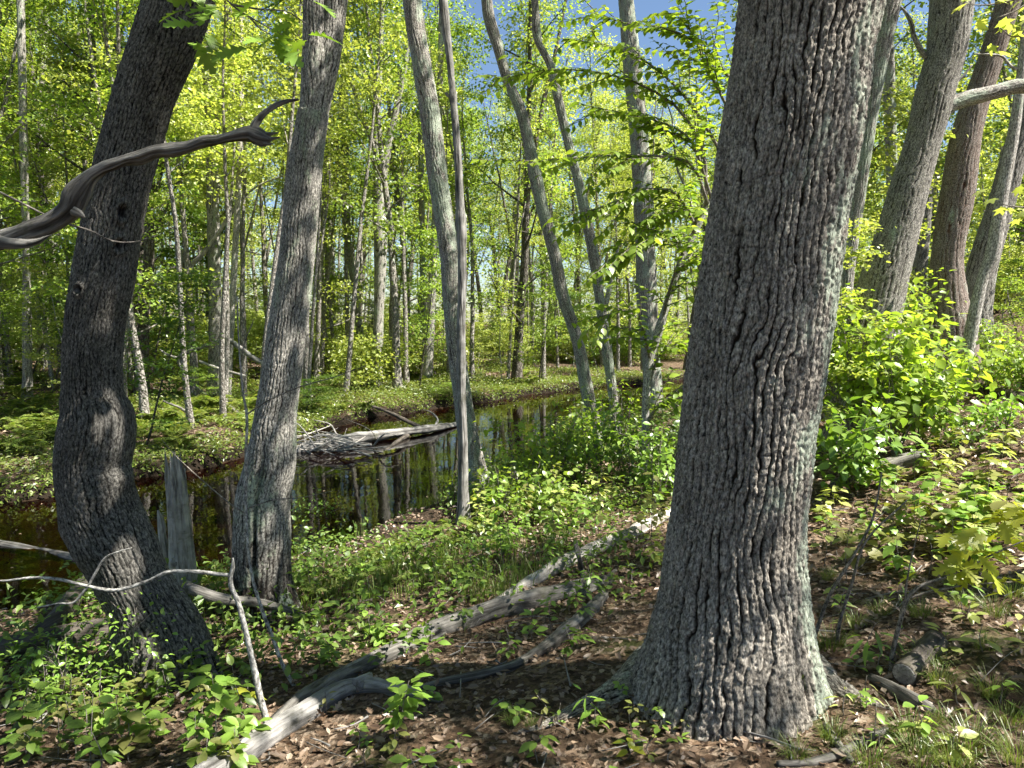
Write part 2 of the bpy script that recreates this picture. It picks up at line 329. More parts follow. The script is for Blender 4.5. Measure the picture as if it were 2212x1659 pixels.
def ground_mat():
    m, N, L, out = nodes('forest_floor')
    tc = N('ShaderNodeTexCoord')
    n1 = N('ShaderNodeTexNoise', i_Scale=1.3, i_Detail=6.0, i_Roughness=0.6); L(tc.outputs['Object'], n1.inputs['Vector'])
    n2 = N('ShaderNodeTexNoise', i_Scale=26.0, i_Detail=8.0, i_Roughness=0.75); L(tc.outputs['Object'], n2.inputs['Vector'])
    vo = N('ShaderNodeTexVoronoi', i_Scale=22.0, i_Randomness=1.0); L(tc.outputs['Object'], vo.inputs['Vector'])
    rl = ramp(N, [(0.0, (0.06, 0.038, 0.024)), (0.35, (0.13, 0.085, 0.055)), (0.7, (0.22, 0.155, 0.105)), (1.0, (0.32, 0.25, 0.185))])
    sp = N('ShaderNodeSeparateColor'); L(vo.outputs['Color'], sp.inputs[0]); L(sp.outputs[0], rl.inputs[0])
    rs = ramp(N, [(0.3, (0.035, 0.025, 0.017)), (0.7, (0.085, 0.06, 0.04))]); L(n2.outputs[0], rs.inputs[0])
    f = ramp(N, [(0.42, g(0)), (0.58, g(1))]); L(n2.outputs[0], f.inputs[0])
    c = mixc(N, L, f.outputs[0], rs.outputs[0], rl.outputs[0])
    mo = ramp(N, [(0.56, g(0)), (0.68, g(0.8))]); L(n1.outputs[0], mo.inputs[0])
    c = mixc(N, L, mo.outputs[0], c, (0.06, 0.075, 0.02))
    # wet orange sediment along and under the water
    ge = N('ShaderNodeNewGeometry'); sx = N('ShaderNodeSeparateXYZ'); L(ge.outputs['Position'], sx.inputs[0])
    rw = N('ShaderNodeMapRange'); rw.inputs[1].default_value = WATER+0.30; rw.inputs[2].default_value = WATER+0.16; L(sx.outputs[2], rw.inputs[0]); c = mixc(N, L, rw.outputs[0], c, (0.02, 0.015, 0.0105))
    rz = N('ShaderNodeMapRange'); rz.inputs[1].default_value = WATER+0.015; rz.inputs[2].default_value = WATER-0.03; L(sx.outputs[2], rz.inputs[0])
    wet = ramp(N, [(0.50, (0.035, 0.02, 0.009)), (0.68, (0.13, 0.058, 0.017))]); L(n1.outputs[0], wet.inputs[0])
    c = mixc(N, L, rz.outputs[0], c, wet.outputs[0])
    rd = N('ShaderNodeMapRange'); rd.inputs[1].default_value = WATER-0.08; rd.inputs[2].default_value = WATER-0.26; L(sx.outputs[2], rd.inputs[0])
    c = mixc(N, L, rd.outputs[0], c, (0.022, 0.013, 0.006))
    b = N('ShaderNodeBsdfPrincipled', i_Roughness=0.95); b.inputs['Specular IOR Level'].default_value = 0.1; L(c, b.inputs['Base Color'])
    ms = N('ShaderNodeMath', operation='ADD'); L(n2.outputs[0], ms.inputs[0]); L(vo.outputs['Distance'], ms.inputs[1])
    bp = N('ShaderNodeBump', i_Strength=0.8, i_Distance=0.03); L(ms.outputs[0], bp.inputs['Height']); L(bp.outputs[0], b.inputs['Normal'])
    L(b.outputs[0], out.inputs[0]); return m
def water_mat():
    m, N, L, out = nodes('tannin_water')
    tc = N('ShaderNodeTexCoord')
    n = N('ShaderNodeTexNoise', i_Scale=2.2, i_Detail=3.0, i_Roughness=0.5); L(tc.outputs['Object'], n.inputs['Vector'])
    bp = N('ShaderNodeBump', i_Strength=0.06, i_Distance=0.05); L(n.outputs[0], bp.inputs['Height'])
    fr = N('ShaderNodeFresnel', i_IOR=1.24); L(bp.outputs[0], fr.inputs['Normal'])
    tr = N('ShaderNodeBsdfTransparent'); tr.inputs[0].default_value = (0.34, 0.18, 0.07, 1)
    gl = N('ShaderNodeBsdfGlossy', i_Roughness=0.015); gl.inputs[0].default_value = (1, 1, 1, 1); L(bp.outputs[0], gl.inputs['Normal'])
    mx = N('ShaderNodeMixShader'); L(fr.outputs[0], mx.inputs[0]); L(tr.outputs[0], mx.inputs[1]); L(gl.outputs[0], mx.inputs[2])
    L(mx.outputs[0], out.inputs[0]); return m

# ------------------------------------------------------------------ ground and water
def axis(segs):
    o = [segs[0][0]]
    for a, b, s0, s1 in segs:
        x = a
        while x < b:
            t = (x-a)/(b-a); x += s0+(s1-s0)*t; o.append(min(x, b))
    return np.unique(np.round(o, 4))
def build_ground():
    hx = axis([(0, 4.5, 0.06, 0.08), (4.5, 14, 0.08, 0.28), (14, 60, 0.25, 3), (60, 400, 4, 60)])
    xs = np.unique(np.concatenate([-hx, hx]))
    ys = np.concatenate([-axis([(0.0, 1.5, 0.08, 0.15), (1.5, 40, 0.3, 5), (40, 200, 6, 60)])[::-1][:-1], axis([(0, 8, 0.055, 0.075), (8, 30, 0.075, 0.3), (30, 90, 0.3, 3), (90, 600, 4, 80)])])
    X, Y = np.meshgrid(xs, ys); Z = zg(X, Y); far = np.hypot(X, Y)
    ny, nx = X.shape
    i = np.arange(ny-1)[:, None]*nx; j = np.arange(nx-1)[None]
    Q = np.stack([i+j, i+j+1, i+nx+j+1, i+nx+j], -1).reshape(-1, 4)
    mb = MB(); mb.add(np.stack([X, Y, Z], -1).reshape(-1, 3), Q)
    obj('ground', mb.mesh('ground', ground_mat(), attrs=False), kind='structure', label='forest floor of brown leaf litter sloping down to the stream')
    P = np.vstack([NEAR + np.array([[0, -0.9]]), (FAR + np.array([[0, 0.9]]))[::-1]])
    P[:, 0] = np.clip(P[:, 0], -60, 90)
    n = len(NEAR); V = []
    for a, (p, q) in enumerate(zip(NEAR, NEAR)): pass
    # a strip between both banks, widened so its edges run under the banks
    t = np.linspace(0, 1, 60); A = spline(np.c_[NEAR, np.zeros(len(NEAR))], t)[:, :2]; B = spline(np.c_[FAR, np.zeros(len(FAR))], t)[:, :2]
    w = (B-A)/np.linalg.norm(B-A, axis=1)[:, None]; A = A-w*1.2; B = B+w*1.2
    V = np.vstack([np.c_[A, np.full(60, WATER)], np.c_[B, np.full(60, WATER)]])
    k = np.arange(59); mb = MB(); mb.add(V, np.stack([k, k+1, 60+k+1, 60+k], -1))
    obj('stream_water', mb.mesh('stream_water', water_mat(), attrs=False), kind='structure', label='still dark brown stream reflecting the trees')
build_ground()

# ------------------------------------------------------------------ bark relief
def _h2(a, b, s): return _h(a, b, a*0, s)
def bark(kind, seed, cell=(0.05, 0.17), depth=0.018, extra=None):
    """meandering vertical ridges, broken across into rough flat plates, narrow deep fissures between."""
    def f(U, TH, SS, RR):
        R0 = max(float(np.median(RR)), 0.01); c0, c1 = cell; N = max(int(round(2*PI*R0/c0)), 5)
        q = U/c0
        wx = 0.85*vnoise(q*np.array([0.30, 0.30, 0.11]), seed+1)+0.42*vnoise(q*np.array([0.7, 0.7, 0.40]), seed+2)+0.16*vnoise(q*np.array([2.2, 2.2, 1.6]), seed+3)
        x = (TH % (2*PI))/(2*PI)*N + wx
        k = np.floor(x); fx = x-k; kk = np.mod(k, N); e = np.minimum(fx, 1-fx); kb = np.mod(np.where(fx < 0.5, k, k+1), N)
        bs = np.stack([kb*7.31, SS/(c1*0.9), kb*0+0.5], -1); join = sstep(-0.35, 0.25, vnoise(bs, seed+4))          # where two ridges grow together
        wid = 0.22+0.09*vnoise(q*0.8, seed+5)
        fis = 1-(1-sstep(0.0, 1.0, e/wid))*(0.48+0.52*join)
        yl = SS/(c1*(0.55+0.9*_h2(kk, kk*0+3, seed))) + 9*_h2(kk, kk*0+1, seed) + 0.35*(fx-0.5)*(_h2(kk, kk*0+5, seed)-0.5)*2 + 0.10*vnoise(q*1.5, seed+6)
        ky = np.floor(yl); fy = yl-ky; pr = _h2(kk, ky, seed+8); pr2 = _h2(kk, ky, seed+9)
        ey = np.minimum(fy, 1-fy); brk = 1-(1-sstep(0.0, 0.055, ey))*(0.35+0.65*pr2)
        flake = (fy-0.5)*(pr-0.5)*0.8 + (fx-0.5)*(pr2-0.5)*0.7
        top = fis*brk
        crs = vnoise(q*np.array([5, 5, 3.0]), seed+7); fin = vnoise(q*np.array([11, 11, 7.0]), seed+10); sca = np.abs(vnoise(q*np.array([3.2, 3.2, 1.1]), seed+11))
        d = depth*(1.0*fis-0.85) - depth*0.42*(1-brk)*fis + depth*0.5*flake*top + depth*(0.26*(pr-0.5)+0.22*crs+0.16*fin+0.30*sca)*(0.35+0.65*top)
        d = d + RR*0.035*fbm(U*np.array([1, 1, 0.5])*0.6/max(R0, 0.05), 2, seed+31)
        h = np.clip((0.15+0.85*fis)*(0.45+0.55*brk)*(0.62+0.38*pr)+0.10*crs, 0, 1)
        if extra is not None:
            de, ha = extra(U, TH, SS, RR); d = d+de; h = h*ha
        return d, h
    return f
def wood(seed, amp=0.08):
    def f(U, TH, SS, RR):
        q = U/np.maximum(np.median(RR), 0.004)
        gr = np.exp(-(vnoise(q*np.array([1.5, 1.5, 0.07]), seed+3)/0.07)**2)+0.7*np.exp(-(vnoise(q*np.array([2.6, 2.6, 0.12])+7, seed+4)/0.07)**2)
        d = RR*amp*(1.3*fbm(q*np.array([1.1, 1.1, 0.12]), 3, seed)+0.9*vnoise(q*np.array([3.2, 3.2, 0.16]), seed+5)+0.7*vnoise(q*np.array([6.0, 6.0, 0.3]), seed+6)+1.3*vnoise(q*np.array([0.5, 0.5, 0.35]), seed+8)-1.5*gr)
        return d, 1-0.8*np.clip(gr, 0, 1)
    return f

# ------------------------------------------------------------------ leaf shapes (x along the blade, y across, z up)
def strip_leaf(sec, droop=0.18, fold=0.25):
    """sec: list of (t_mid, t_edge, halfwidth)."""
    V = [(0, 0, 0)]; rows = []
    for tm, te, w in sec:
        rows.append(len(V))
        V += [(te, w, fold*w-droop*te*te), (tm, 0, -droop*tm*tm), (te, -w, fold*w-droop*te*te)]
    V.append((1, 0, -droop)); tip = len(V)-1
    Q = []; T = [(0, rows[0]+1, rows[0]), (0, rows[0]+2, rows[0]+1)]
    for a, b in zip(rows[:-1], rows[1:]):
        Q += [(a, a+1, b+1, b), (a+1, a+2, b+2, b+1)]
    a = rows[-1]; T += [(a, a+1, tip), (a+1, a+2, tip)]
    return np.array(V, float), np.array(Q), np.array(T)
OVAL = strip_leaf([(0.14, 0.16, 0.13), (0.34, 0.36, 0.25), (0.58, 0.58, 0.26), (0.82, 0.80, 0.15)])
BEECH = strip_leaf([(0.18, 0.2, 0.21), (0.42, 0.43, 0.29), (0.72, 0.70, 0.19)], 0.25, 0.15)
ROUND = strip_leaf([(0.1, 0.10, 0.26), (0.3, 0.3, 0.41), (0.6, 0.58, 0.40), (0.84, 0.80, 0.20)], 0.2, 0.15)
LANCE = strip_leaf([(0.2, 0.2, 0.07), (0.5, 0.5, 0.10), (0.8, 0.8, 0.06)], 0.35, 0.3)
OAK = strip_leaf([(0.10, 0.10, 0.03), (0.17, 0.24, 0.17), (0.24, 0.24, 0.07), (0.33, 0.44, 0.30), (0.44, 0.43, 0.09), (0.54, 0.68, 0.36), (0.66, 0.64, 0.11), (0.74, 0.84, 0.25), (0.84, 0.82, 0.08), (0.88, 0.94, 0.13)], 0.22, 0.22)
DEADLEAF = strip_leaf([(0.3, 0.3, 0.24), (0.7, 0.68, 0.22)], -0.25, 0.45)
DEADOAK = strip_leaf([(0.17, 0.24, 0.17), (0.24, 0.24, 0.07), (0.33, 0.44, 0.28), (0.44, 0.43, 0.09), (0.54, 0.68, 0.32), (0.70, 0.70, 0.10), (0.84, 0.88, 0.16)], -0.3, 0.35)
FARLEAF = (np.array([(0, 0, 0), (0.45, 0.42, 0.06), (1, 0, -0.18), (0.45, -0.42, 0.06)]), np.array([(0, 3, 2, 1)]), np.zeros((0, 3), int))
def maple_leaf():
    pol = [(-150, .30), (-112, .62), (-88, .40), (-52, .88), (-26, .50), (0, 1.0), (26, .50), (52, .88), (88, .40), (112, .62), (150, .30)]
    V = [(0.0, 0, 0), (0.26, 0, 0.03)]
    for a, r in pol: V.append((0.26+0.74*r*math.cos(math.radians(a)), 0.74*r*math.sin(math.radians(a)), -0.16*r*r))
    n = len(pol); T = [(1, 2+i, 3+i) for i in range(n-1)] + [(1, 2+n-1, 0), (1, 0, 2)]
    return np.array(V, float), np.zeros((0, 4), int), np.array(T)
MAPLE = maple_leaf()
NARROW = (FARLEAF[0]*np.array([1, 0.62, 1.0]), FARLEAF[1], FARLEAF[2])
def frames(D, Nn):
    D = D/(np.linalg.norm(D, axis=1)[:, None]+1e-9)
    Y = np.cross(Nn, D); Y /= np.linalg.norm(Y, axis=1)[:, None]+1e-9
    return D, Y, np.cross(D, Y)
def scatter(mb, P, D, Nn, S, tpl):
    P = np.asarray(P, float); D, Y, Z = frames(np.asarray(D, float), np.asarray(Nn, float)); S = np.asarray(S, float)[:, None, None]
    V, Q, T = tpl
    W = P[:, None]+S*(V[None, :, 0:1]*D[:, None]+V[None, :, 1:2]*Y[:, None]+V[None, :, 2:3]*Z[:, None])
    n = len(P); k = len(V); off = (np.arange(n)*k)[:, None, None]
    mb.add(W.reshape(-1, 3), (Q[None]+off).reshape(-1, 4) if len(Q) else None, (T[None]+off).reshape(-1, 3) if len(T) else None)
    return mb
def rdir(n, rng, zs=1.0):
    v = rng.normal(size=(n, 3)); v[:, 2] *= zs; return v/np.linalg.norm(v, axis=1)[:, None]
def up(n, rng, tilt=0.5):
    v = rng.normal(size=(n, 3))*tilt; v[:, 2] = 1; return v/np.linalg.norm(v, axis=1)[:, None]
def tpl_mesh(name, tpl, mat):
    mb = MB(); mb.add(tpl[0], tpl[1] if len(tpl[1]) else None, tpl[2]); return mb.mesh(name, mat, smooth=True, attrs=False)
LM = {}
def leaf_mesh(kind, mat):
    k = (kind, mat)
    if k not in LM: LM[k] = tpl_mesh('leaf_'+kind, {'oval': OVAL, 'beech': BEECH, 'round': ROUND, 'lance': LANCE, 'oak': OAK, 'maple': MAPLE}[kind], M[mat])
    return LM[k]
def leaf_obj(parent, p, d, n, s, kind, mat, base):
    D, Y, Z = frames(np.array([d], float), np.array([n], float))
    m = Matrix(np.column_stack([D[0]*s, Y[0]*s, Z[0]*s]).tolist()).to_4x4(); m.translation = Vector(np.asarray(p)-np.asarray(base))
    o = bpy.data.objects.new('leaf', leaf_mesh(kind, mat)); col.objects.link(o); o.parent = parent; o.matrix_basis = m
    return o

# ------------------------------------------------------------------ crowns
def limb_path(p, d, L, rng, n=7, curve=0.25, rise=0.1):
    P = [np.array(p, float)]; d = np.array(d, float)
    for i in range(n-1):
        d = d + rng.normal(size=3)*curve*0.35 + np.array([0, 0, rise*0.3]); d /= np.linalg.norm(d); P.append(P[-1]+d*L/(n-1))
    return np.array(P)
def leaf_cloud(ends, per, spread, size, rng, tilt=0.55, flat=0.35):
    ends = np.asarray(ends); n = len(ends)*per
    c = np.repeat(ends, per, 0)
    P = c + rng.normal(size=(n, 3))*np.array([spread, spread, spread*flat])
    D = rdir(n, rng, 0.4) + np.array([0, 0, -0.25]) + 0.5*(P-c)/spread
    return P, D, up(n, rng, tilt), size*np.repeat(rng.uniform(0.75, 1.2, len(ends)), per)*rng.uniform(0.55, 1.25, n)
def branchy(mb_l, starts, rng, sub=5, tw=4, r0=0.04, nseg=5):
    """starts: list of (p, dir, length, r). Adds limb tubes; returns twig end points."""
    ends = []
    for p, d, L, r in starts:
        P = limb_path(p, d, L, rng)
        tube(mb_l, P, np.linspace(r, r*0.25, len(P)), nseg, cap=False)
        for k in range(sub):
            t = rng.uniform(0.25, 1.0); i = min(int(t*(len(P)-1)), len(P)-2); q = P[i]+(P[i+1]-P[i])*(t*(len(P)-1)-i)
            dd = (P[i+1]-P[i]); dd /= np.linalg.norm(dd); dd = dd*0.5+rdir(1, rng, 0.45)[0]+np.array([0, 0, 0.1]); dd /= np.linalg.norm(dd)
            Ls = L*rng.uniform(0.22, 0.42)*(1.15-0.5*t)
            S = limb_path(q, dd, Ls, rng, 4, 0.4)
            tube(mb_l, S, np.linspace(r*0.35, r*0.10, 4), 4, cap=False)
            for u in np.linspace(0.35, 1.0, tw):
                i = min(int(u*3), 2); e = S[i]+(S[i+1]-S[i])*(u*3-i); ends.append(e+rng.normal(size=3)*0.05)
        ends.append(P[-1])
    return ends
def crown_kit(seed, mat, R0=3.2, H=5.5, nl=16, per=12, size=0.10, spread=0.28, low=0.0, tpl=FARLEAF, sub=6, tw=4, barkm='far', trunk_r=0.09):
    """upper crown: origin at the cut end of the trunk; returns (limb mesh, leaf mesh)."""
    rng = np.random.default_rng(seed); ml = MB(); mc = MB()
    top = limb_path((0, 0, -0.3), (rng.normal()*0.1, rng.normal()*0.1, 1), H*0.85, rng, 8, 0.2)
    tube(ml, top, np.linspace(trunk_r, trunk_r*0.15, 8), 8)
    st = []
    for i in range(nl):
        t = low+(1-low)*(i+rng.uniform(0, 1))/nl; j = min(int(t*7), 6); p = top[j]+(top[j+1]-top[j])*(t*7-j)
        a = i*2.4+rng.uniform(-.5, .5); el = rng.uniform(0.15, 0.75)+0.3*t
        st.append((p, (math.cos(a)*math.cos(el), math.sin(a)*math.cos(el), math.sin(el)), R0*(1.0-0.55*t)*rng.uniform(0.75, 1.2), trunk_r*(0.55-0.3*t)))
    ends = branchy(ml, st, rng, sub, tw)
    scatter(mc, *leaf_cloud(ends, per, spread, size, rng), tpl)
    return ml.mesh('limbs', M[barkm], attrs=True), mc.mesh('crown', M[mat], smooth=False, attrs=False)
KITS = [crown_kit(100+i, ['leaf_mid', 'leaf_light', 'leaf_mid'][i], nl=15, per=11, R0=3.4, H=6.0) for i in range(3)]
THIN = crown_kit(120, 'leaf_mid', nl=12, per=7, R0=3.0, H=5.5)
BIG = crown_kit(130, 'leaf_mid', nl=17, per=13, R0=5.2, H=7.5, size=0.12, spread=0.36, sub=8, tw=5, barkm='fardark', trunk_r=0.2)
def add_crown(root, base, p, kit, rz=0.0, sc=1.0):
    lo = obj('limbs', kit[0], root, np.asarray(p)-np.asarray(base)); cr = obj('crown', kit[1], root, np.asarray(p)-np.asarray(base))
    for o in (lo, cr): o.rotation_euler = (0, 0, rz); o.scale = (sc, sc, sc)

# ------------------------------------------------------------------ trunks traced from the photograph, standing on the ground
def traced(name, label, cat, prof, mat, Y=None, base_px=None, barkf=None, ring=0.02, nseg=48, ext=2.5, kit=None, ksc=1.0, krz=0.0, lean=0.0, front=False, group=None, flare=0.25, flen=0.35, lobes=5, bury=0.25, extdir=None, stop=False, root=None, part='trunk'):
    prof = np.array(prof, float); prof = prof[np.argsort(-prof[:, 0])]
    if Y is None:
        h = hit(*(base_px or ((prof[0, 1]+prof[0, 2])/2, prof[0, 0]))); Y = h[1]
    P = []; rr = []
    for y, a, b in prof:
        k = Y + lean*(prof[0, 0]-y)/FPX*Y
        P.append(at((a+b)/2, y, k)); rr.append((b-a)/2/FPX*k)
    P = np.array(P); rr = np.array(rr)
    tan = np.gradient(P, axis=0); tan /= np.linalg.norm(tan, axis=1)[:, None]; rr *= np.clip(tan[:, 2], 0.3, 1)
    gz = float(zg(P[0, 0], P[0, 1]))
    if not stop or root is None:
        nb = np.array([P[0, 0]-tan[0, 0]*max(P[0, 2]-gz+bury, 0.02)*0.6, P[0, 1], min(gz-bury, P[0, 2]-0.02)])
        if root is None: P = np.vstack([nb, P]); rr = np.concatenate([[rr[0]*(1.05)], rr])
    if ext > 0:
        d = P[-1]-P[-2]; d /= np.linalg.norm(d); d = d if extdir is None else np.array(extdir, float)/np.linalg.norm(extdir); d2 = d*0.7+np.array([0, 0, 0.3]); d2 /= np.linalg.norm(d2)
        P = np.vstack([P, P[-1]+d*ext*0.5, P[-1]+d*ext*0.5+d2*ext*0.5]); rr = np.concatenate([rr, [rr[-1]*0.9, rr[-1]*0.75]])
    base = np.array([P[0, 0], P[0, 1], gz]) if root is None else np.array(root.location)
    L = np.linalg.norm(np.diff(P, axis=0), axis=1).sum(); n = max(int(L/ring), 12)
    if ext > 0:                                                    # coarser rings above the frame
        f1_ = (L-ext)/L; n = np.concatenate([np.linspace(0, f1_, max(int((L-ext)/ring), 12), endpoint=False), np.linspace(f1_, 1, max(int(ext/(ring*6)), 8))])
    S = spline(np.c_[P, rr], n); pts = S[:, :3]; rad = np.maximum(S[:, 3], 0.003)
    hgt = pts[:, 2]-gz
    th = None
    if front:
        nf = int(nseg*0.78); th = np.concatenate([np.linspace(-1.9, 1.9, nf, endpoint=False), np.linspace(1.9, 2*PI-1.9, nseg-nf, endpoint=False)])
    def dd(U, TH, SS, RR):
        dr, h = (barkf(U, TH, SS, RR) if barkf else (np.zeros_like(TH), np.ones_like(TH)))
        if flare:
            w = np.exp(-np.maximum(hgt, 0)/flen)[:, None]
            dr = dr + RR*flare*w*(0.6+0.55*np.cos(lobes*TH+1.3*math.sin(L*7))+0.35*np.cos((lobes-2)*TH+L*3))
        return dr, h
    mb = MB(); tube(mb, pts, rad, nseg, th, dd)
    if root is None: root = thing(name, label, cat, base, group)
    obj(part, mb.mesh(part, mat, origin=base), root)
    if kit is not None: add_crown(root, base, pts[-1], kit, krz, ksc)
    return root, base, pts, rad, Y
def limb(root, base, pix, Y, mat, nseg=8, part='branch', seed=0, amp=0.08, n=None, ring=0.03, bk=None):
    """branch traced as (x, y, width[, dY]) pixels at depth Y."""
    P = np.array([np.append(at(q[0], q[1], Y+(q[3] if len(q) > 3 else 0)), q[2]/2/FPX*(Y+(q[3] if len(q) > 3 else 0))) for q in pix])
    L = np.linalg.norm(np.diff(P[:, :3], axis=0), axis=1).sum(); S = spline(P, n or max(int(L/ring), 8))
    mb = MB(); tube(mb, S[:, :3], np.maximum(S[:, 3], 0.0012), nseg, disp=bk or (wood(seed, amp) if amp else None))
    o = obj(part, mb.mesh(part, mat, origin=base), root); return S
def log(name, label, cat, pix, mat, nseg=20, seed=0, amp=0.10, lift=0.45, ring=0.015, group=None, zoff=None, root=None, part=None, base=None):
    """fallen wood lying on the ground: (x, y, width) pixels, optional 4th = metres above ground."""
    P = []
    for q in pix:
        h = hit(q[0], q[1]); Y = h[1]; r = q[2]/2/FPX*Y
        z = h[2]+(q[3] if len(q) > 3 else 0.0)+r*lift
        if len(q) > 3 and q[3] > 0.05:                         # raised end: keep the pixel, move towards the camera along its ray
            d = ray(q[0], q[1]); t = (z-EYE)/d[2] if abs(d[2]) > 1e-3 else Y; t = min(max(t, 1.0), Y); p = np.array([0, 0, EYE])+d*t; P.append([p[0], p[1], p[2], q[2]/2/FPX*t])
        else: P.append([h[0], h[1], z, r])
    P = np.array(P); L = np.linalg.norm(np.diff(P[:, :3], axis=0), axis=1).sum(); S = spline(P, max(int(L/ring), 8))
    b = P[0, :3].copy() if base is None else base; mb = MB(); tube(mb, S[:, :3], np.maximum(S[:, 3], 0.002), nseg, disp=wood(seed, amp))
    if root is None: root = thing(name, label, cat, b, group)
    obj(part or 'stem', mb.mesh(part or 'stem', mat, origin=b), root)
    return root, b, S

# --- the big oak
T9P = [(0, 1609, 1892), (104, 1597, 1873), (208, 1580, 1859), (312, 1562, 1845), (416, 1547, 1826), (555, 1524, 1808), (704, 1505, 1788), (808, 1489, 1772), (912, 1477, 1758), (1016, 1465, 1749), (1103, 1455, 1739), (1188, 1441, 1737), (1257, 1430, 1741), (1292, 1425, 1744), (1361, 1406, 1754), (1431, 1384, 1766), (1483, 1368, 1778), (1540, 1352, 1790)]
oak, oakb, oakp, oakr, oakY = traced('oak_tree', 'massive furrowed oak trunk with pale green lichen and flared mossy roots', 'tree', T9P, M['oak'], base_px=(1590, 1500), barkf=bark('oak', 5, (0.040, 0.15), 0.019), ring=0.0068, nseg=340, ext=2.6, kit=BIG, krz=0.6, front=True, flare=0.06, flen=0.16, lobes=6)
for k, q in enumerate(([(1430, 1440, 150), (1370, 1490, 120), (1310, 1520, 84), (1240, 1545, 50), (1170, 1575, 22), (1110, 1590, 8)], [(1740, 1440, 130), (1785, 1480, 110), (1825, 1500, 70), (1875, 1520, 34), (1930, 1535, 12)])):
    P = []
    for x_, y_, w_ in q:
        h_ = hit(x_, y_); r_ = w_/2/FPX*h_[1]; P.append([h_[0], h_[1]+r_*0.4, h_[2]-r_*0.5, r_])
    P = np.array(P); S = spline(P, 90); mb = MB(); tube(mb, S[:, :3], S[:, 3], 60, disp=bark('oak', 500+k, (0.03, 0.12), 0.010)); obj('root', mb.mesh('root', M['oak'], origin=oakb), oak)
# --- curved dark tree
def burls(U, TH, SS, RR):
    d = 0; h = 1.0; an = np.angle(np.exp(1j*TH))
    for t, z, w, l, a in ((1.35, 1.60, 0.55, 0.085, 0.035), (0.5, 1.52, 0.5, 0.07, 0.018), (-1.3, 1.37, 0.5, 0.10, 0.03), (-0.5, 1.20, 0.6, 0.09, 0.014), (1.0, 2.5, 0.3, 0.05, 0.012), (-0.9, 2.1, 0.35, 0.06, 0.010)):
        d = d+a*np.exp(-((an-t)/w)**2-((SS-z)/l)**2)
    for t, z, w, l in ((0.75, 3.24, 0.13, 0.035), (0.85, 3.05, 0.15, 0.03), (-0.2, 2.75, 0.10, 0.02)):                     # knot holes with a rim
        r2 = ((an-t)/w)**2+((SS-z)/l)**2; d = d-0.035*np.exp(-r2)+0.02*np.exp(-(np.sqrt(r2)-1.6)**2/0.3); h = h*(1-0.75*np.exp(-r2))
    return d, h
T1P = [(0, 321, 454), (100, 286, 420), (200, 252, 376), (300, 226, 346), (400, 201, 318), (500, 182, 298), (600, 163, 283), (700, 148, 262), (800, 142, 256), (860, 142, 263), (900, 138, 282), (950, 131, 285), (1000, 126, 276), (1050, 130, 281), (1100, 140, 298), (1150, 156, 322), (1200, 180, 345), (1250, 206, 364), (1300, 232, 395), (1350, 242, 428), (1400, 252, 452), (1450, 262, 468), (1490, 258, 480)]
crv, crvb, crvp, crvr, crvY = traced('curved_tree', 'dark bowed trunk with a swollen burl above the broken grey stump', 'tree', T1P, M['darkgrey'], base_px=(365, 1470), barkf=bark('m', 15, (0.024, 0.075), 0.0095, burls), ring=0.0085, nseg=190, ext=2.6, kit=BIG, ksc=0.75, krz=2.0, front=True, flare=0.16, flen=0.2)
# --- pale dappled tree with the seam
T2P = [(243, 645, 709), (381, 620, 693), (555, 605, 678), (700, 582, 664), (800, 568, 652), (900, 551, 641), (1000, 530, 638), (1080, 510, 627), (1150, 506, 627), (1250, 503, 629), (1300, 499, 640), (1335, 495, 650)]
def seam(U, TH, SS, RR):
    c = -0.18+0.25*np.sin(SS*1.7); w = 0.10+0.05*np.sin(SS*5)
    a = np.exp(-((np.angle(np.exp(1j*(TH-c))))/w)**2)*sstep(0.0, 0.35, SS)*(1-sstep(1.35, 1.75, SS))
    return -0.05*a, (1-0.5*a)*(0.30+0.70*sstep(0.35, 1.15, SS+0.15*vnoise(U*6, 3)))
pal, palb, palp, palr, palY = traced('forked_tree', 'pale lichen-flecked forked trunk with a dark vertical split near its foot', 'tree', T2P, M['pale'], base_px=(570, 1325), barkf=bark('m', 25, (0.028, 0.085), 0.008, seam), ring=0.011, nseg=160, ext=0, front=True, flare=0.12, flen=0.2)
traced('', '', '', [(-40, 655, 700), (0, 656, 704), (60, 656, 705), (139, 654, 712), (243, 648, 705), (300, 640, 700)], M['pale'], Y=palY, barkf=bark('m', 26, (0.028, 0.085), 0.007), ring=0.012, nseg=110, ext=3.0, kit=KITS[0], krz=1.0, root=pal, part='stem', flare=0)
traced('', '', '', [(-40, 706, 752), (0, 702, 749), (60, 694, 742), (139, 678, 731), (243, 662, 708), (300, 652, 696)], M['pale'], Y=palY+0.03, barkf=bark('m', 27, (0.028, 0.085), 0.007), ring=0.012, nseg=110, ext=3.0, kit=KITS[1], krz=2.5, root=pal, part='stem', flare=0)
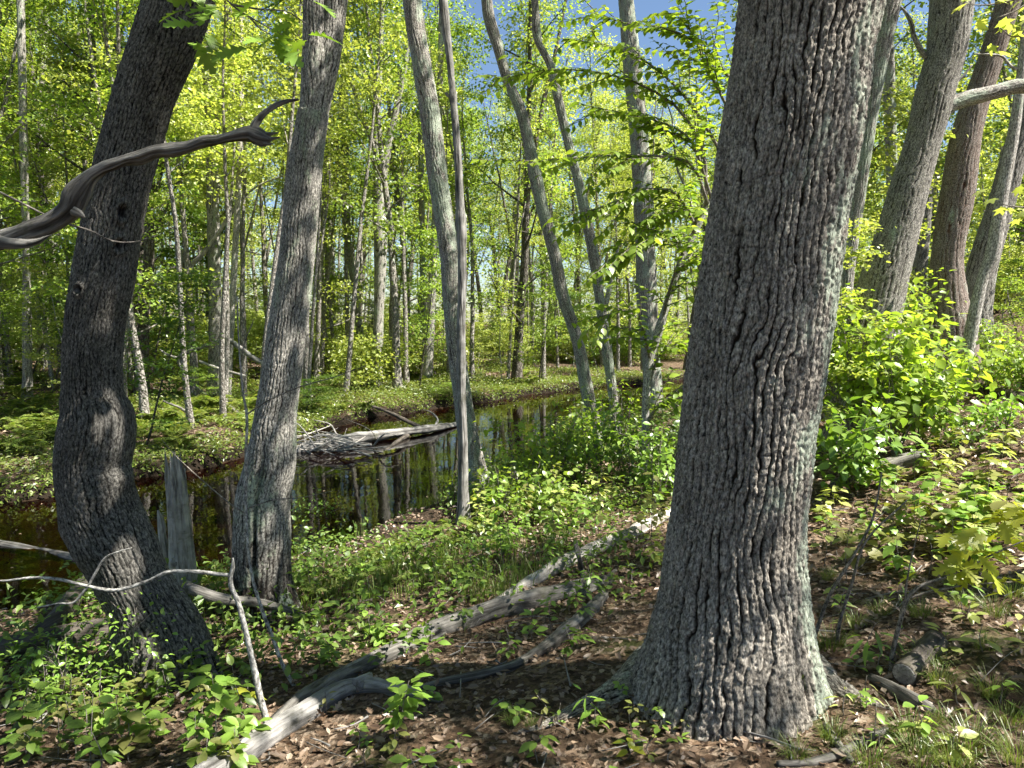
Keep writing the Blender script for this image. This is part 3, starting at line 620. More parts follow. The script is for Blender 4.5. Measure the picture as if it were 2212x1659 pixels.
# --- trunks along the stream
mid = [
 ('leaning_tree', 'grey trunk leaning over the stream beside a bare dead pole', [(0, 871, 909), (69, 880, 918), (173, 897, 937), (277, 912, 954), (381, 925, 966), (555, 951, 990), (635, 956, 992), (739, 965, 1004), (843, 978, 1016), (947, 990, 1034), (1051, 1008, 1058)], 'lichen', (1033, 1055), KITS[2], (0.04, 0.13)),
 ('leaning_tree', 'mottled trunk leaning over the stream, its foot in leafy shrubs at the bank', [(0, 1040, 1062), (35, 1044, 1068), (104, 1065, 1088), (173, 1086, 1107), (243, 1114, 1138), (312, 1131, 1155), (381, 1143, 1171), (451, 1159, 1185), (555, 1186, 1212), (635, 1202, 1228), (739, 1235, 1261), (843, 1254, 1282), (947, 1277, 1303), (990, 1284, 1312)], 'lichen', (1298, 985), THIN, (0.035, 0.11)),
 ('leaning_tree', 'slim forked leaning trunk with a broken peeling top', [(0, 1148, 1162), (35, 1150, 1165), (69, 1150, 1168), (97, 1158, 1173), (139, 1180, 1196), (208, 1195, 1214), (312, 1219, 1238), (381, 1237, 1256), (451, 1251, 1273), (555, 1271, 1294), (635, 1284, 1304), (739, 1297, 1320), (843, 1313, 1332), (947, 1322, 1344), (990, 1330, 1356)], 'lichen', (1343, 985), THIN, (0.035, 0.11)),
]
for i, (nm, lb, pr, mt, bp, kit, cell) in enumerate(mid):
    r_ = traced(nm, lb, 'tree', pr, M[mt], base_px=bp, barkf=bark('m', 40+i, cell, 0.011), ring=0.022, nseg=76, ext=2.0, kit=kit, krz=i*1.7, front=True, flare=0.2, ksc=0.85)
    if i == 2: limb(r_[0], r_[1], [(1306, 668, 12), (1313, 640, 11), (1320, 600, 9), (1330, 560, 7), (1338, 520, 4)], r_[4], M['lichen'], part='branch')
pole, poleb, polep, poler, poleY = traced('dead_pole', 'bare weathered grey dead pole crossing the leaning grey trunk', 'dead tree', [(-60, 940, 957), (0, 947, 966), (104, 961, 977), (190, 970, 984), (208, 970, 987), (225, 973, 987), (312, 980, 996), (451, 985, 1004), (470, 984, 1007), (566, 989, 1007), (704, 987, 1006), (843, 987, 1006), (947, 990, 1010), (1086, 987, 1013), (1132, 984, 1016)], M['dead'], base_px=(1000, 1130), barkf=wood(77, 0.05), ring=0.02, nseg=48, ext=0.6, flare=0.15)
limb(pole, poleb, [(976, 212, 8), (968, 206, 8), (962, 200, 5)], poleY, M['dead'], part='stub')
t7 = traced('straight_tree', 'upright dark trunk standing behind the curved grey sapling', 'tree', [(0, 1337, 1367), (139, 1346, 1384), (277, 1360, 1398), (451, 1370, 1412), (555, 1374, 1415), (635, 1375, 1419), (739, 1384, 1422), (830, 1390, 1430)], M['lichen'], Y=17.5, barkf=bark('m', 60, (0.045, 0.16), 0.014), ring=0.035, nseg=80, ext=2.5, kit=KITS[0], krz=0.4, front=True)
# --- trunks on the rising right bank
right = [
 ('leaning_oak', 'rough grey trunk leaning away just behind the massive oak', [(-30, 1897, 1952), (0, 1890, 1945), (139, 1881, 1915), (277, 1859, 1890), (416, 1841, 1869), (555, 1817, 1848), (700, 1800, 1834)], 'lichen', 11.0, (0.04, 0.14), KITS[1]),
 ('leaning_oak', 'stout leaning trunk with one thick lichen-covered limb reaching sideways', [(-30, 2030, 2106), (0, 2022, 2098), (104, 2008, 2084), (208, 1980, 2056), (312, 1956, 2029), (416, 1921, 2001), (520, 1890, 1977), (640, 1850, 1950), (730, 1825, 1935)], 'grey', 8.8, (0.045, 0.16), KITS[2]),
 ('leaning_oak', 'reddish brown deeply ridged trunk behind the slim pale birch', [(-30, 2165, 2212), (35, 2146, 2192), (139, 2112, 2160), (277, 2063, 2119), (416, 2036, 2101), (555, 2015, 2077), (640, 2010, 2085), (720, 2000, 2100)], 'red', 11.5, (0.055, 0.22), KITS[0]),
 ('leaning_oak', 'strongly tilted dark trunk crossing behind the slim pale birch', [(150, 2225, 2275), (243, 2195, 2245), (340, 2165, 2214), (433, 2140, 2190), (569, 2095, 2153), (660, 2076, 2138), (720, 2068, 2140)], 'grey', 12.6, (0.05, 0.18), KITS[1]),
 ('slim_tree', 'slim mottled trunk between the massive oak and the stout leaning trunk', [(-20, 1905, 1926), (150, 1907, 1931), (290, 1912, 1935), (400, 1916, 1938), (560, 1918, 1940), (700, 1920, 1944)], 'lichen', 15.0, (0.04, 0.14), None),
 ('slim_tree', 'grey trunk seen between the stout leaning trunk and the reddish one', [(300, 1992, 2020), (450, 1985, 2012), (600, 1972, 2000), (700, 1968, 2000)], 'grey', 14.0, (0.04, 0.14), None),
]
for i, (nm, lb, pr, mt, Y, cell, kit) in enumerate(right):
    r_ = traced(nm, lb, 'tree', pr, M[mt], Y=Y, barkf=bark('m', 80+i, cell, 0.013), ring=0.022, nseg=84 if i < 4 else 36, ext=3.0, kit=kit or THIN, krz=i*1.3, front=True, flare=0.2)
    if i == 1:
        limb(r_[0], r_[1], [(2010, 262, 44), (2050, 228, 34), (2085, 214, 31), (2119, 206, 30), (2160, 196, 29), (2192, 187, 29), (2240, 186, 26), (2320, 160, 20), (2420, 90, 10)], Y, M['lichen'], 48, 'branch', 5, 0.06, ring=0.012, bk=bark('m', 505, (0.03, 0.1), 0.009))
        limb(r_[0], r_[1], [(2000, 125, 13), (1992, 112, 12), (1975, 80, 10), (1968, 50, 9), (1955, 25, 6), (1946, 15, 3)], Y, M['grey'], 10, 'branch', 6, 0.08)
        limb(r_[0], r_[1], [(2045, 195, 8), (2075, 170, 6), (2085, 160, 5), (2100, 140, 3)], Y, M['dead'], 6, 'branch', 7, 0.08)
birch = traced('birch_tree', 'slim pale smooth birch trunk leaning on the leafy slope', 'tree', [(60, 2208, 2222), (139, 2200, 2216), (277, 2180, 2202), (416, 2153, 2178), (555, 2129, 2157), (600, 2112, 2135), (704, 2087, 2113), (808, 2070, 2094), (860, 2060, 2086)], M['birch'], base_px=(2073, 862), barkf=bark('m', 95, (0.05, 0.03), 0.003), ring=0.02, nseg=48, ext=2.5, kit=THIN, flare=0.15)
limb(birch[0], birch[1], [(2196, 150, 7), (2180, 140, 6), (2165, 122, 5), (2140, 118, 4), (2105, 116, 2)], birch[4], M['birch'], 6, 'branch', 8, 0.03)
# --- curved sapling with the leafy beech sprays
T8P = [(416, 1538, 1550), (461, 1515, 1528), (503, 1493, 1508), (555, 1467, 1483), (635, 1440, 1455), (704, 1417, 1436), (774, 1396, 1413), (843, 1388, 1405), (947, 1386, 1403), (1045, 1390, 1410)]
sap, sapb, sapp, sapr, sapY = traced('beech_sapling', 'smooth grey curving sapling with layered sprays of fresh leaves', 'tree', T8P, M['smooth'], base_px=(1400, 1040), barkf=None, ring=0.03, nseg=24, ext=2.8, extdir=(0.42, 0.1, 1), flare=0.1)
def spray(root, base, pix, Y, rng, leaf, mat, tpl, every=0.05, size=0.085, twig=0.45, r=10, matb='twig', single=0, mbl=None, counter=None, part='branch', dY=0.0, stemP=None):
    """a leafy branch traced in pixels with side twigs; leaves alternate along the twigs, all roughly level."""
    P = np.array([at(x, y, Y+dY*i/len(pix)) for i, (x, y) in enumerate(pix)])
    if stemP is not None:
        j = int(np.argmin(np.linalg.norm(stemP-P[0]-np.array([0, 0, -0.25]), axis=1))); P = np.vstack([stemP[j], P[1:]])
    P = spline(P, 14)
    mb = MB(); rr = r/2/FPX*Y; tube(mb, P, np.linspace(rr, rr*0.2, 14), 6)
    lines = [P[5:]]
    for k in range(2, 14):
        for s in (-1, 1):
            if rng.random() < 0.25: continue
            d = P[min(k+1, 13)]-P[k-1]; d /= np.linalg.norm(d)+1e-9; sd = np.cross(d, [0, 0, 1.0])*s
            dd = d*0.7+sd*rng.uniform(0.4, 1.0)+np.array([0, 0, rng.uniform(-0.25, 0.1)]); L = twig*rng.uniform(0.5, 1.1)*(1.2-0.6*k/14)
            S = limb_path(P[k], dd/np.linalg.norm(dd), L, rng, 5, 0.3, -0.12); tube(mb, S, np.linspace(rr*0.35, rr*0.1, 5), 4, cap=False); lines.append(S)
    bro = obj(part, mb.mesh(part, M[matb], origin=base), root)
    pts = []; dirs = []
    for S in lines:
        L = np.linalg.norm(np.diff(S, axis=0), axis=1).sum(); n = max(int(L/every), 2); Q = spline(S, n); t = np.gradient(Q, axis=0); t /= np.linalg.norm(t, axis=1)[:, None]+1e-9
        for i in range(n):
            sd = np.cross(t[i], [0, 0, 1.0])*(1 if i % 2 else -1); pts.append(Q[i]); dirs.append(t[i]*0.6+sd*0.9+np.array([0, 0, rng.uniform(-0.55, 0.05)]))
    pts = np.array(pts); dirs = np.array(dirs); n = len(pts); nn = up(n, rng, 0.35); sz = size*rng.uniform(0.65, 1.15, n)
    k = min(single, n); sel = rng.permutation(n)
    for i in sel[:k]: leaf_obj(bro, pts[i], dirs[i], nn[i], sz[i], leaf, mat, base)
    if k < n and mbl is not None:
        i = sel[k:]; scatter(mbl, pts[i], dirs[i], nn[i], sz[i], tpl)
    return P
rng8 = np.random.default_rng(88); mbl = MB()
for i, px in enumerate([
    [(1545, 420), (1520, 330), (1470, 240), (1400, 190), (1310, 160), (1200, 150), (1080, 170)],
    [(1560, 300), (1480, 210), (1390, 130), (1290, 95), (1230, 85)],
    [(1560, 400), (1490, 352), (1380, 336), (1260, 340), (1160, 348), (1090, 345)],
    [(1530, 440), (1450, 410), (1380, 420), (1290, 450), (1240, 475)],
    [(1500, 490), (1440, 500), (1370, 530), (1320, 560)],
    [(1560, 150), (1500, 90), (1430, 60), (1350, 50), (1290, 30)],
    [(1560, 200), (1520, 130), (1500, 80), (1460, 30)],
    [(1560, 380), (1490, 300), (1430, 265), (1380, 250), (1300, 235)],
    [(1445, 640), (1460, 590), (1500, 560), (1540, 575)],
    [(1410, 730), (1380, 690), (1340, 670), (1300, 690)],
    [(1395, 800), (1430, 760), (1470, 745), (1520, 760)],
    [(1396, 880), (1430, 868), (1470, 880), (1520, 905), (1560, 900)],
    [(1560, 480), (1500, 455), (1440, 465), (1390, 480)]]):
    spray(sap, sapb, px, sapY-0.15*(i % 5), rng8, 'beech', 'leaf_beech', BEECH, size=0.125, single=22, mbl=mbl, r=8, twig=0.85, every=0.045, stemP=sapp)
limb(sap, sapb, [(1498, 500, 9), (1495, 451, 7), (1476, 395, 6), (1463, 364, 5), (1455, 300, 4), (1450, 250, 3), (1425, 190, 2)], sapY, M['smooth'], 6, 'branch', 3, 0.02)
limb(sap, sapb, [(1478, 560, 8), (1500, 545, 6), (1530, 520, 4), (1560, 480, 3)], sapY, M['smooth'], 6, 'branch', 4, 0.02)
obj('foliage', mbl.mesh('foliage', M['leaf_beech'], smooth=True, origin=sapb, attrs=False), sap, kind='stuff')

# oak sprigs hanging from the bowed tree and from the birch
def sprig(root, base, pix, Y, kind, mat, n, size, rng, r=5, spread=0.06, droop=0.5, part='twig'):
    P = spline(np.array([at(x, y, Y) for x, y in pix]), 10); mb = MB(); rr = r/2/FPX*Y; tube(mb, P, np.linspace(rr, rr*0.4, 10), 5)
    two = obj(part, mb.mesh(part, M['twig'], origin=base), root)
    for i in range(n):
        k = int(rng.integers(4, 10)); a = rng.uniform(0, 2*PI)
        leaf_obj(two, P[k]+rng.normal(size=3)*spread, (math.cos(a), math.sin(a)*0.7, -droop*rng.uniform(0.2, 1.2)), up(1, rng, 0.5)[0], size*rng.uniform(0.7, 1.15), kind, mat, base)
ro = np.random.default_rng(31)
for px in ([(470, -30), (500, 10), (545, 40), (610, 75)], [(500, 10), (560, 20), (620, 25), (660, 50)], [(455, -20), (440, 20), (430, 45), (425, 60)], [(470, -40), (400, -15), (375, 5)], [(540, 38), (560, 60), (585, 75)]):
    sprig(crv, crvb, px, crvY-0.5, 'oak', 'leaf_oval', 7, 0.18, ro, 5, 0.06)
for px in ([(2250, -20), (2200, 20), (2150, 40)], [(2240, 60), (2190, 80), (2160, 60)], [(2230, -10), (2140, 10), (2090, 10)], [(2230, 450), (2180, 445), (2165, 440)], [(2240, 400), (2212, 430)]):
    sprig(birch[0], birch[1], px, birch[4]-2.5, 'maple', 'leaf_light', 8, 0.15, ro, 5, 0.12)

# ------------------------------------------------------------------ background wood
def forest_tree(seed, H=14.0, r=0.12, lo=0.22, nl=22, R0=2.6, per=11, size=0.11, mat='leaf_mid', barkm='far', spread=0.30, tw=4, sub=6, fork=True, lean=0.05):
    rng = np.random.default_rng(seed); mt = MB(); ml = MB(); mc = MB()
    P = limb_path((0, 0, -0.3), (rng.normal()*lean, rng.normal()*lean, 1), H+0.3, rng, 12, 0.10, 0.06)
    rad = np.linspace(r*1.1, r*0.12, 12); rad[0] = r*1.5
    S = spline(np.c_[P, rad], 40); tube(mt, S[:, :3], S[:, 3], 12)
    if fork:
        a = rng.uniform(0, 6.3); k = int(rng.integers(3, 6)); F = limb_path(P[k], (math.cos(a)*0.28, math.sin(a)*0.28, 1), H*0.6, rng, 8, 0.12, 0.1); tube(mt, F, np.linspace(r*0.6, r*0.1, 8), 8)
    st = []
    for i in range(nl):
        t = lo+(0.98-lo)*((i+rng.uniform(0, 1))/nl)**0.9; x = t*11; j = min(int(x), 10); p = P[j]+(P[j+1]-P[j])*(x-j)
        a = i*2.4+rng.uniform(-.6, .6); el = rng.uniform(0.0, 0.5)+0.75*t
        st.append((p, (math.cos(a)*math.cos(el), math.sin(a)*math.cos(el), math.sin(el)), R0*(1.1-0.65*t)*rng.uniform(0.6, 1.2), r*(0.34-0.2*t)))
    ends = branchy(ml, st, rng, sub, tw, nseg=5)
    scatter(mc, *leaf_cloud(ends, per, spread, size, rng, 0.45, 0.2 if H > 8 else 0.14), FARLEAF)
    return mt.mesh('trunk', M[barkm]), ml.mesh('limbs', M[barkm]), mc.mesh('crown', M[mat], smooth=False, attrs=False), H
FT = [forest_tree(200+i, mat=['leaf_mid', 'leaf_light', 'leaf_light', 'leaf_mid', 'leaf_light', 'leaf_mid'][i], barkm=['far', 'far', 'fardark', 'far', 'far', 'fardark'][i], lo=[0.25, 0.12, 0.35, 0.18, 0.30, 0.15][i], r=[0.13, 0.10, 0.15, 0.09, 0.11, 0.16][i], R0=[2.6, 2.3, 3.0, 2.2, 2.6, 2.8][i]) for i in range(6)]
SP = [forest_tree(230+i, H=5.0, r=0.028, lo=0.15, nl=16, R0=1.5, per=9, size=0.085, spread=0.16, mat=['leaf_light', 'leaf_mid', 'leaf_light', 'leaf_dark'][i], barkm=['smooth', 'fardark', 'smooth', 'fardark'][i], tw=4, sub=5, fork=False, lean=0.12) for i in range(4)]
def topline(px):
    return float(np.interp(px, [-300, 500, 650, 900, 1050, 1200, 1280, 1400, 1500, 1560, 1650, 2600], [-400, -400, -300, -250, -150, -100, 60, 150, 130, -60, -400, -400]))
rb = np.random.default_rng(55)
LAND = [(-9e9, 'beyond the bowed tree'), (330, 'between bowed and forked trees'), (620, 'beyond the forked tree'), (780, 'beyond the fallen stream log'), (1000, 'beyond the dead pole'), (1150, 'beyond the leaning stream trunks'), (1400, 'beyond the curving sapling'), (1600, 'beyond the massive oak'), (1850, 'behind the stout leaning trunk'), (2080, 'behind the pale birch')]
def where(x, y):
    px = CX+x/y*FPX; return [t for a, t in LAND if px >= a][-1]
def place(kind, V, x, y, H, label, cat, group):
    z = float(zg(x, y)); o = thing(kind, label, cat, (x, y, z), group); s = H/V[3]; sh = (0.55*s+0.45)
    for nm, me in (('trunk', V[0]), ('limbs', V[1]), ('crown', V[2])): obj(nm, me, o)
    o.scale = (sh, sh, s); o.rotation_euler = (0, 0, rb.uniform(0, 6.28)); return o
spots = []
def ok(x, y, dmin):
    for a, b in spots:
        if (a-x)**2+(b-y)**2 < dmin*dmin: return False
    return True
KEEP = [(12.5, 3.0)]
n = 0; tries = 0
while n < 185 and tries < 9000:
    tries += 1
    Y = 15+75*rb.random()**1.25; px = rb.uniform(-260, 2450); x = (px-CX)/FPX*Y
    d, near = banks(np.array([x]), np.array([Y])); d = d[0]; near = near[0]
    if d < 1.0 or (near and (x < 6 or Y < 16)) or not ok(x, Y, 1.1+0.018*Y) or (380 < px < 1000 and Y < 23): continue
    z = float(zg(x, Y)); cap = at(px, topline(px)+rb.uniform(-60, 60), Y)[2]-z; H = min(rb.uniform(11.5, 18)+0.06*Y, cap)
    if H < 4.5: continue
    spots.append((x, Y)); vi = int(rb.integers(0, 6)); V = FT[vi]
    lb = ('dark' if vi in (2, 5) else 'grey')+'-barked '+('tall' if H > 14 else 'mid-height')+' tree '+('at the wood edge' if Y < 28 else 'deep in the wood')+', '+('yellow-green leaves' if vi in (1, 2, 4) else 'fresh green leaves')+', '+where(x, Y)
    place('forest_tree', V, x, Y, H, lb, 'tree', 'leafy trees of the wood'); n += 1
n = 0; tries = 0
while n < 190 and tries < 9000:
    tries += 1
    Y = 11+52*rb.random()**1.1; px = rb.uniform(-200, 2400); x = (px-CX)/FPX*Y
    d, near = banks(np.array([x]), np.array([Y])); d = d[0]; near = near[0]
    if d < 0.8 or (near and (x < 5.0 or Y < 11)) or not ok(x, Y, 0.8): continue
    z = float(zg(x, Y)); cap = at(px, topline(px), Y)[2]-z; H = min(rb.uniform(1.6, 6.5), cap)
    if not near and Y < 24 and 400 < px < 1250: H = rb.uniform(0.5, 1.1)
    spots.append((x, Y)); vi = int(rb.integers(0, 4)); V = SP[vi]
    grp_ = 'saplings in the wood'
    lb = ('knee-high' if H < 1.5 else 'waist-high' if H < 2.4 else 'head-high thin' if H < 3.6 else 'tall thin')+' sapling '+['with yellow-green leaves', 'with fresh green leaves', 'with pale lime leaves', 'with dark green leaves'][vi]+' '+('near the bank ' if Y < 25 else 'deep in the wood ')+where(x, Y)
    place('young_sapling', V, x, Y, H, lb, 'sapling', grp_); n += 1

POLE = [forest_tree(250+i, H=13.0, r=[0.075, 0.06, 0.09][i], lo=0.5, nl=12, R0=1.7, per=9, mat='leaf_light', barkm='far', lean=0.07, fork=(i == 1)) for i in range(3)]
n = 0; tries = 0
while n < 75 and tries < 5000:
    tries += 1
    Y = 15.5+27*rb.random(); px = rb.uniform(-120, 1560); x = (px-CX)/FPX*Y; d, nr_ = banks(np.array([x]), np.array([Y]))
    if d[0] < 0.8 or nr_[0] or not ok(x, Y, 0.6): continue
    cap = at(px, topline(px)-60, Y)[2]-float(zg(x, Y)); H = min(rb.uniform(10, 15), cap)
    if H < 5: continue
    spots.append((x, Y)); vi = int(rb.integers(0, 3)); place('pole_tree', POLE[vi], x, Y, H, ['straight', 'forked', 'stout'][vi]+' slim pale pole tree '+('near the bank ' if Y < 26 else 'deep in the wood ')+where(x, Y), 'tree', 'slim pale poles in the wood'); n += 1
# traced trunks in the wood
bgt = [
 ('slim pale straight trunk alone on the far ferny bank', [(-20, 37, 51), (350, 45, 60), (531, 50, 63), (700, 50, 67), (860, 50, 69)], 'pale'),
 ('grey double trunk behind the bowed tree, foot among dark evergreen sprays', [(-20, 84, 106), (200, 88, 110), (550, 96, 119), (700, 99, 123), (765, 98, 127)], 'grey'),
 ('thick shaded grey trunk at the dark end of the far wood', [(-20, 28, 48), (200, 26, 46), (400, 16, 40), (560, 10, 38), (745, 4, 40)], 'grey'),
 ('pale trunk forking high up, rising from a litter mound', [(277, 449, 473), (350, 446, 470), (531, 450, 475), (700, 452, 478), (860, 449, 482)], 'pale'),
 ('white-barked thin trunk beside the forked pale trunk on the litter mound', [(-20, 516, 526), (300, 514, 525), (566, 500, 513), (704, 493, 506), (870, 482, 498)], 'birch'),
 ('dark broken trunk at the edge of the litter mound', [(540, 384, 396), (600, 388, 402), (700, 402, 416), (774, 412, 426), (862, 410, 430)], 'grey'),
 ('grey trunk just behind the seamed forked tree', [(-20, 700, 716), (300, 698, 717), (531, 702, 722), (780, 703, 728)], 'grey'),
 ('pale trunk leaning into the wood, touching a twin-stemmed neighbour', [(-20, 742, 755), (104, 736, 750), (485, 739, 757), (531, 745, 760), (652, 763, 777), (806, 776, 795)], 'pale'),
 ('pale lichened trunk splitting into two stems on the far bank', [(347, 806, 829), (450, 806, 832), (531, 808, 836), (670, 808, 829), (832, 799, 826)], 'pale'),
 ('pale curved trunk standing with a thin dark companion on the far bank', [(-20, 950, 960), (200, 944, 956), (400, 936, 950), (566, 928, 944), (704, 919, 939), (830, 906, 933)], 'pale'),
 ('thin dark companion trunk beside the pale curved one', [(-20, 900, 910), (300, 903, 915), (531, 906, 918), (700, 908, 920), (815, 904, 921)], 'lichen'),
 ('greyish multi-stemmed trunk in the sunny fern clearing', [(380, 1112, 1124), (600, 1100, 1121), (739, 1095, 1120), (752, 1092, 1122)], 'grey'),
 ('very thin bent pole in the sunny fern clearing', [(300, 1128, 1133), (531, 1136, 1144), (635, 1147, 1155), (788, 1142, 1152)], 'grey')]
for i, (lb, pr, mt) in enumerate(bgt):
    r_ = traced('woodland_tree', lb, 'tree', pr, M[mt], barkf=bark('m', 300+i, (0.05, 0.16), 0.011), ring=0.05, nseg=36, ext=2.0 if pr[0][0] < 100 else 0.0, kit=THIN if pr[0][0] < 0 else None, krz=i*1.1, flare=0.3)
    if i == 3:
        for q in ([(-20, 434, 452), (100, 436, 453), (208, 440, 458), (300, 448, 470)], [(-20, 484, 500), (100, 484, 499), (200, 474, 490), (300, 452, 472)]):
            traced('', '', '', q, M[mt], Y=r_[4], barkf=bark('m', 330, (0.05, 0.16), 0.01), ring=0.06, nseg=28, ext=2.0, kit=THIN, root=r_[0], part='stem', flare=0)
    if i == 8:
        for q in ([(-20, 822, 832), (104, 815, 827), (250, 808, 822), (360, 806, 820)], [(-20, 888, 896), (104, 874, 886), (230, 850, 864), (312, 830, 847), (400, 814, 834)]):
            traced('', '', '', q, M[mt], Y=r_[4], barkf=bark('m', 331, (0.05, 0.16), 0.01), ring=0.06, nseg=24, ext=2.0, kit=KITS[1], root=r_[0], part='stem', flare=0)

# the far wood, one leafy mass beyond the last countable trunks
mb = MB(); rf_ = np.random.default_rng(71)
for k in range(1500):
    Y = rf_.uniform(48, 105); px = rf_.uniform(-400, 2600); x = (px-CX)/FPX*Y; gz = float(zg(x, Y)); topz = at(px, max(topline(px), -100)+70, Y)[2]
    c = np.array([x, Y, gz+rf_.random()**1.3*max(min(topz-gz, 15), 3)]); n = 38
    P = c+rf_.normal(size=(n, 3))*[1.3, 1.3, 0.55]; scatter(mb, P, rdir(n, rf_, 0.5), up(n, rf_, 0.7), rf_.uniform(0.16, 0.32, n), FARLEAF)
obj('far_wood', mb.mesh('far_wood', M['leaf_light'], smooth=False, attrs=False), kind='stuff', label='bright leafy mass of the far wood beyond the countable trunks')
def low_bush(seed, mat):
    rng = np.random.default_rng(seed); ms = MB(); mf = MB(); st = []
    for i in range(9):
        a = rng.uniform(0, 6.28); l = rng.uniform(0.2, 1.1); st.append(((0, 0, -0.05), np.array([math.cos(a)*l, math.sin(a)*l, 1])/math.hypot(l, 1), 1.5*rng.uniform(0.7, 1.1), 0.012))
    ends = branchy(ms, st, rng, 7, 4, nseg=4); scatter(mf, *leaf_cloud(ends, 8, 0.17, 0.095, rng, 0.5, 0.45), FARLEAF)
    return ms.mesh('stems', M['fardark']), mf.mesh('foliage', M[mat], smooth=False, attrs=False)
LB = [low_bush(280, 'leaf_light'), low_bush(281, 'leaf_mid'), low_bush(282, 'leaf_light')]
n = 0; tries = 0
while n < 120 and tries < 5000:
    tries += 1
    Y = 20+42*rb.random(); px = rb.uniform(-150, 2350); x = (px-CX)/FPX*Y; d, nr_ = banks(np.array([x]), np.array([Y]))
    if d[0] < 2.0 or (nr_[0] and x < 6) or not ok(x, Y, 0.9): continue
    spots.append((x, Y)); vi = n % 3; o = thing('woodland_shrub', ['bushy lime-green', 'bushy fresh green', 'loose lime-green'][vi]+' shrub '+('near the bank ' if Y < 32 else 'deep in the wood ')+where(x, Y), 'shrub', (x, Y, float(zg(x, Y))), 'low shrubs in the wood')
    obj('stems', LB[vi][0], o); obj('foliage', LB[vi][1], o); sc_ = rb.uniform(0.6, 1.5); o.scale = (sc_*1.15, sc_*1.15, sc_); o.rotation_euler = (0, 0, rb.uniform(0, 6.28)); n += 1
for k, (px, Y, H) in enumerate([(1835, 8.2, 2.6), (1890, 12.5, 4.5), (2125, 14.2, 4.8)]):
    x = (px-CX)/FPX*Y; place('young_sapling', SP[(0, 2, 0, 1)[k % 4]], x, Y, H, ['leafy sapling close behind the massive oak', 'tall sapling behind the stout leaning trunk', 'tall sapling behind the strongly tilted dark trunk'][k], 'sapling', 'saplings in the wood')
# white pines, soft dark sprays low on the far side
def pine(seed, H=4.0):
    rng = np.random.default_rng(seed); mt = MB(); ml = MB(); mc = MB()
    P = limb_path((0, 0, -0.2), (0, 0, 1), H, rng, 8, 0.05); tube(mt, P, np.linspace(0.05, 0.01, 8), 8)
    pts = []
    for k in range(11):
        t = 0.08+0.86*k/10; p = P[min(int(t*7), 6)]*(1-(t*7) % 1)+P[min(int(t*7)+1, 7)]*((t*7) % 1)
        for a in range(6):
            an = a*1.047+rng.uniform(-.4, .4)+k; L = (1.5*(1-t)+0.25)*rng.uniform(0.7, 1.1)
            S = limb_path(p, (math.cos(an), math.sin(an), 0.2), L, rng, 6, 0.2); tube(ml, S, np.linspace(0.012, 0.003, 6), 4, cap=False)
            for u in np.linspace(0.25, 1, 7):
                q = S[min(int(u*5), 4)]; pts.append(q+rng.normal(size=3)*np.array([.10, .10, .04]))
    pts = np.repeat(np.array(pts), 14, 0); n = len(pts); V, Q, T = FARLEAF; V = V*np.array([1, 0.10, 1])
    scatter(mc, pts+rng.normal(size=(n, 3))*0.04, rdir(n, rng, 0.8)+[0, 0, 0.2], up(n, rng, 1.0), rng.uniform(0.07, 0.12, n), (V, Q, T))
    return mt.mesh('trunk', M['fardark']), ml.mesh('limbs', M['fardark']), mc.mesh('crown', M['needle'], smooth=False, attrs=False), H
PN = [pine(270), pine(271)]
for px, py, H in [(20, 790, 3.2), (-60, 820, 2.6), (110, 765, 4.0), (300, 790, 4.2), (380, 770, 4.5), (560, 770, 3.2), (690, 770, 3.5), (-30, 765, 4.5), (880, 760, 3.0), (1480, 740, 5.5), (1600, 700, 5.0)]:
    h = hit(px, py); place('white_pine', PN[px % 2], h[0], min(h[1], 32), H, 'small white pine with soft dark needle sprays in the wood', 'pine', 'small white pines')

# unseen oaks added behind and beside the camera to shade the foreground
for i, (x, y, s) in enumerate([(3.1, -0.9, 0.7), (5.9, -0.7, 0.75), (7.4, 2.9, 0.55), (-1.4, -3.4, 0.85), (-5.4, 1.2, 0.8), (-4.6, -4.0, 0.9)]):
    z = float(zg(x, y)); o = thing('added_shade_oak', 'unseen oak added so its crown shades the clearing', 'tree', (x, y, z), 'unseen oaks added for shade')
    mb = MB(); P = limb_path((0, 0, -0.3), (0.02, 0.03, 1), 6.0, np.random.default_rng(i), 8, 0.06); tube(mb, P, np.linspace(0.28, 0.2, 8), 20); obj('trunk', mb.mesh('trunk', M['fardark']), o)
    add_crown(o, (0, 0, 0), P[-1], BIG, i*1.9, s)

# ------------------------------------------------------------------ dead wood
dt_base = np.array([-3.05, 2.75, float(zg(-3.05, 2.75))])
dtr = thing('dead_tree', 'dead tree with a long bare crooked limb stretching across the bowed trunk', 'dead tree', dt_base)
mb = MB(); P = spline(np.array([dt_base+[0, 0, -0.2], dt_base+[0.05, 0, 1.0], dt_base+[0.0, 0.03, 2.0], dt_base+[0.1, 0.0, 3.2]]), 60); tube(mb, P, np.linspace(0.13, 0.08, 60), 24, disp=wood(3, 0.1)); obj('trunk', mb.mesh('trunk', M['deadlimb'], origin=dt_base), dtr)
limb(dtr, dt_base, [(-420, 575, 60), (-200, 560, 52), (-60, 540, 44), (0, 520, 40), (60, 498, 40), (110, 480, 40), (150, 452, 44), (168, 420, 46), (195, 385, 32), (222, 366, 28), (240, 359, 30), (275, 345, 25), (300, 340, 27), (335, 327, 23), (370, 324, 26), (405, 318, 22), (440, 306, 24), (470, 303, 20), (500, 296, 21), (540, 290, 34), (556, 295, 38), (572, 300, 28), (584, 303, 16)], 2.75, M['deadlimb'], 28, 'branch', 12, 0.15, ring=0.006)
limb(dtr, dt_base, [(545, 295, 26), (548, 280, 22), (556, 262, 15), (580, 238, 11), (610, 222, 9), (645, 215, 5)], 2.75, M['deadlimb'], 14, 'branch', 13, 0.13, ring=0.006)
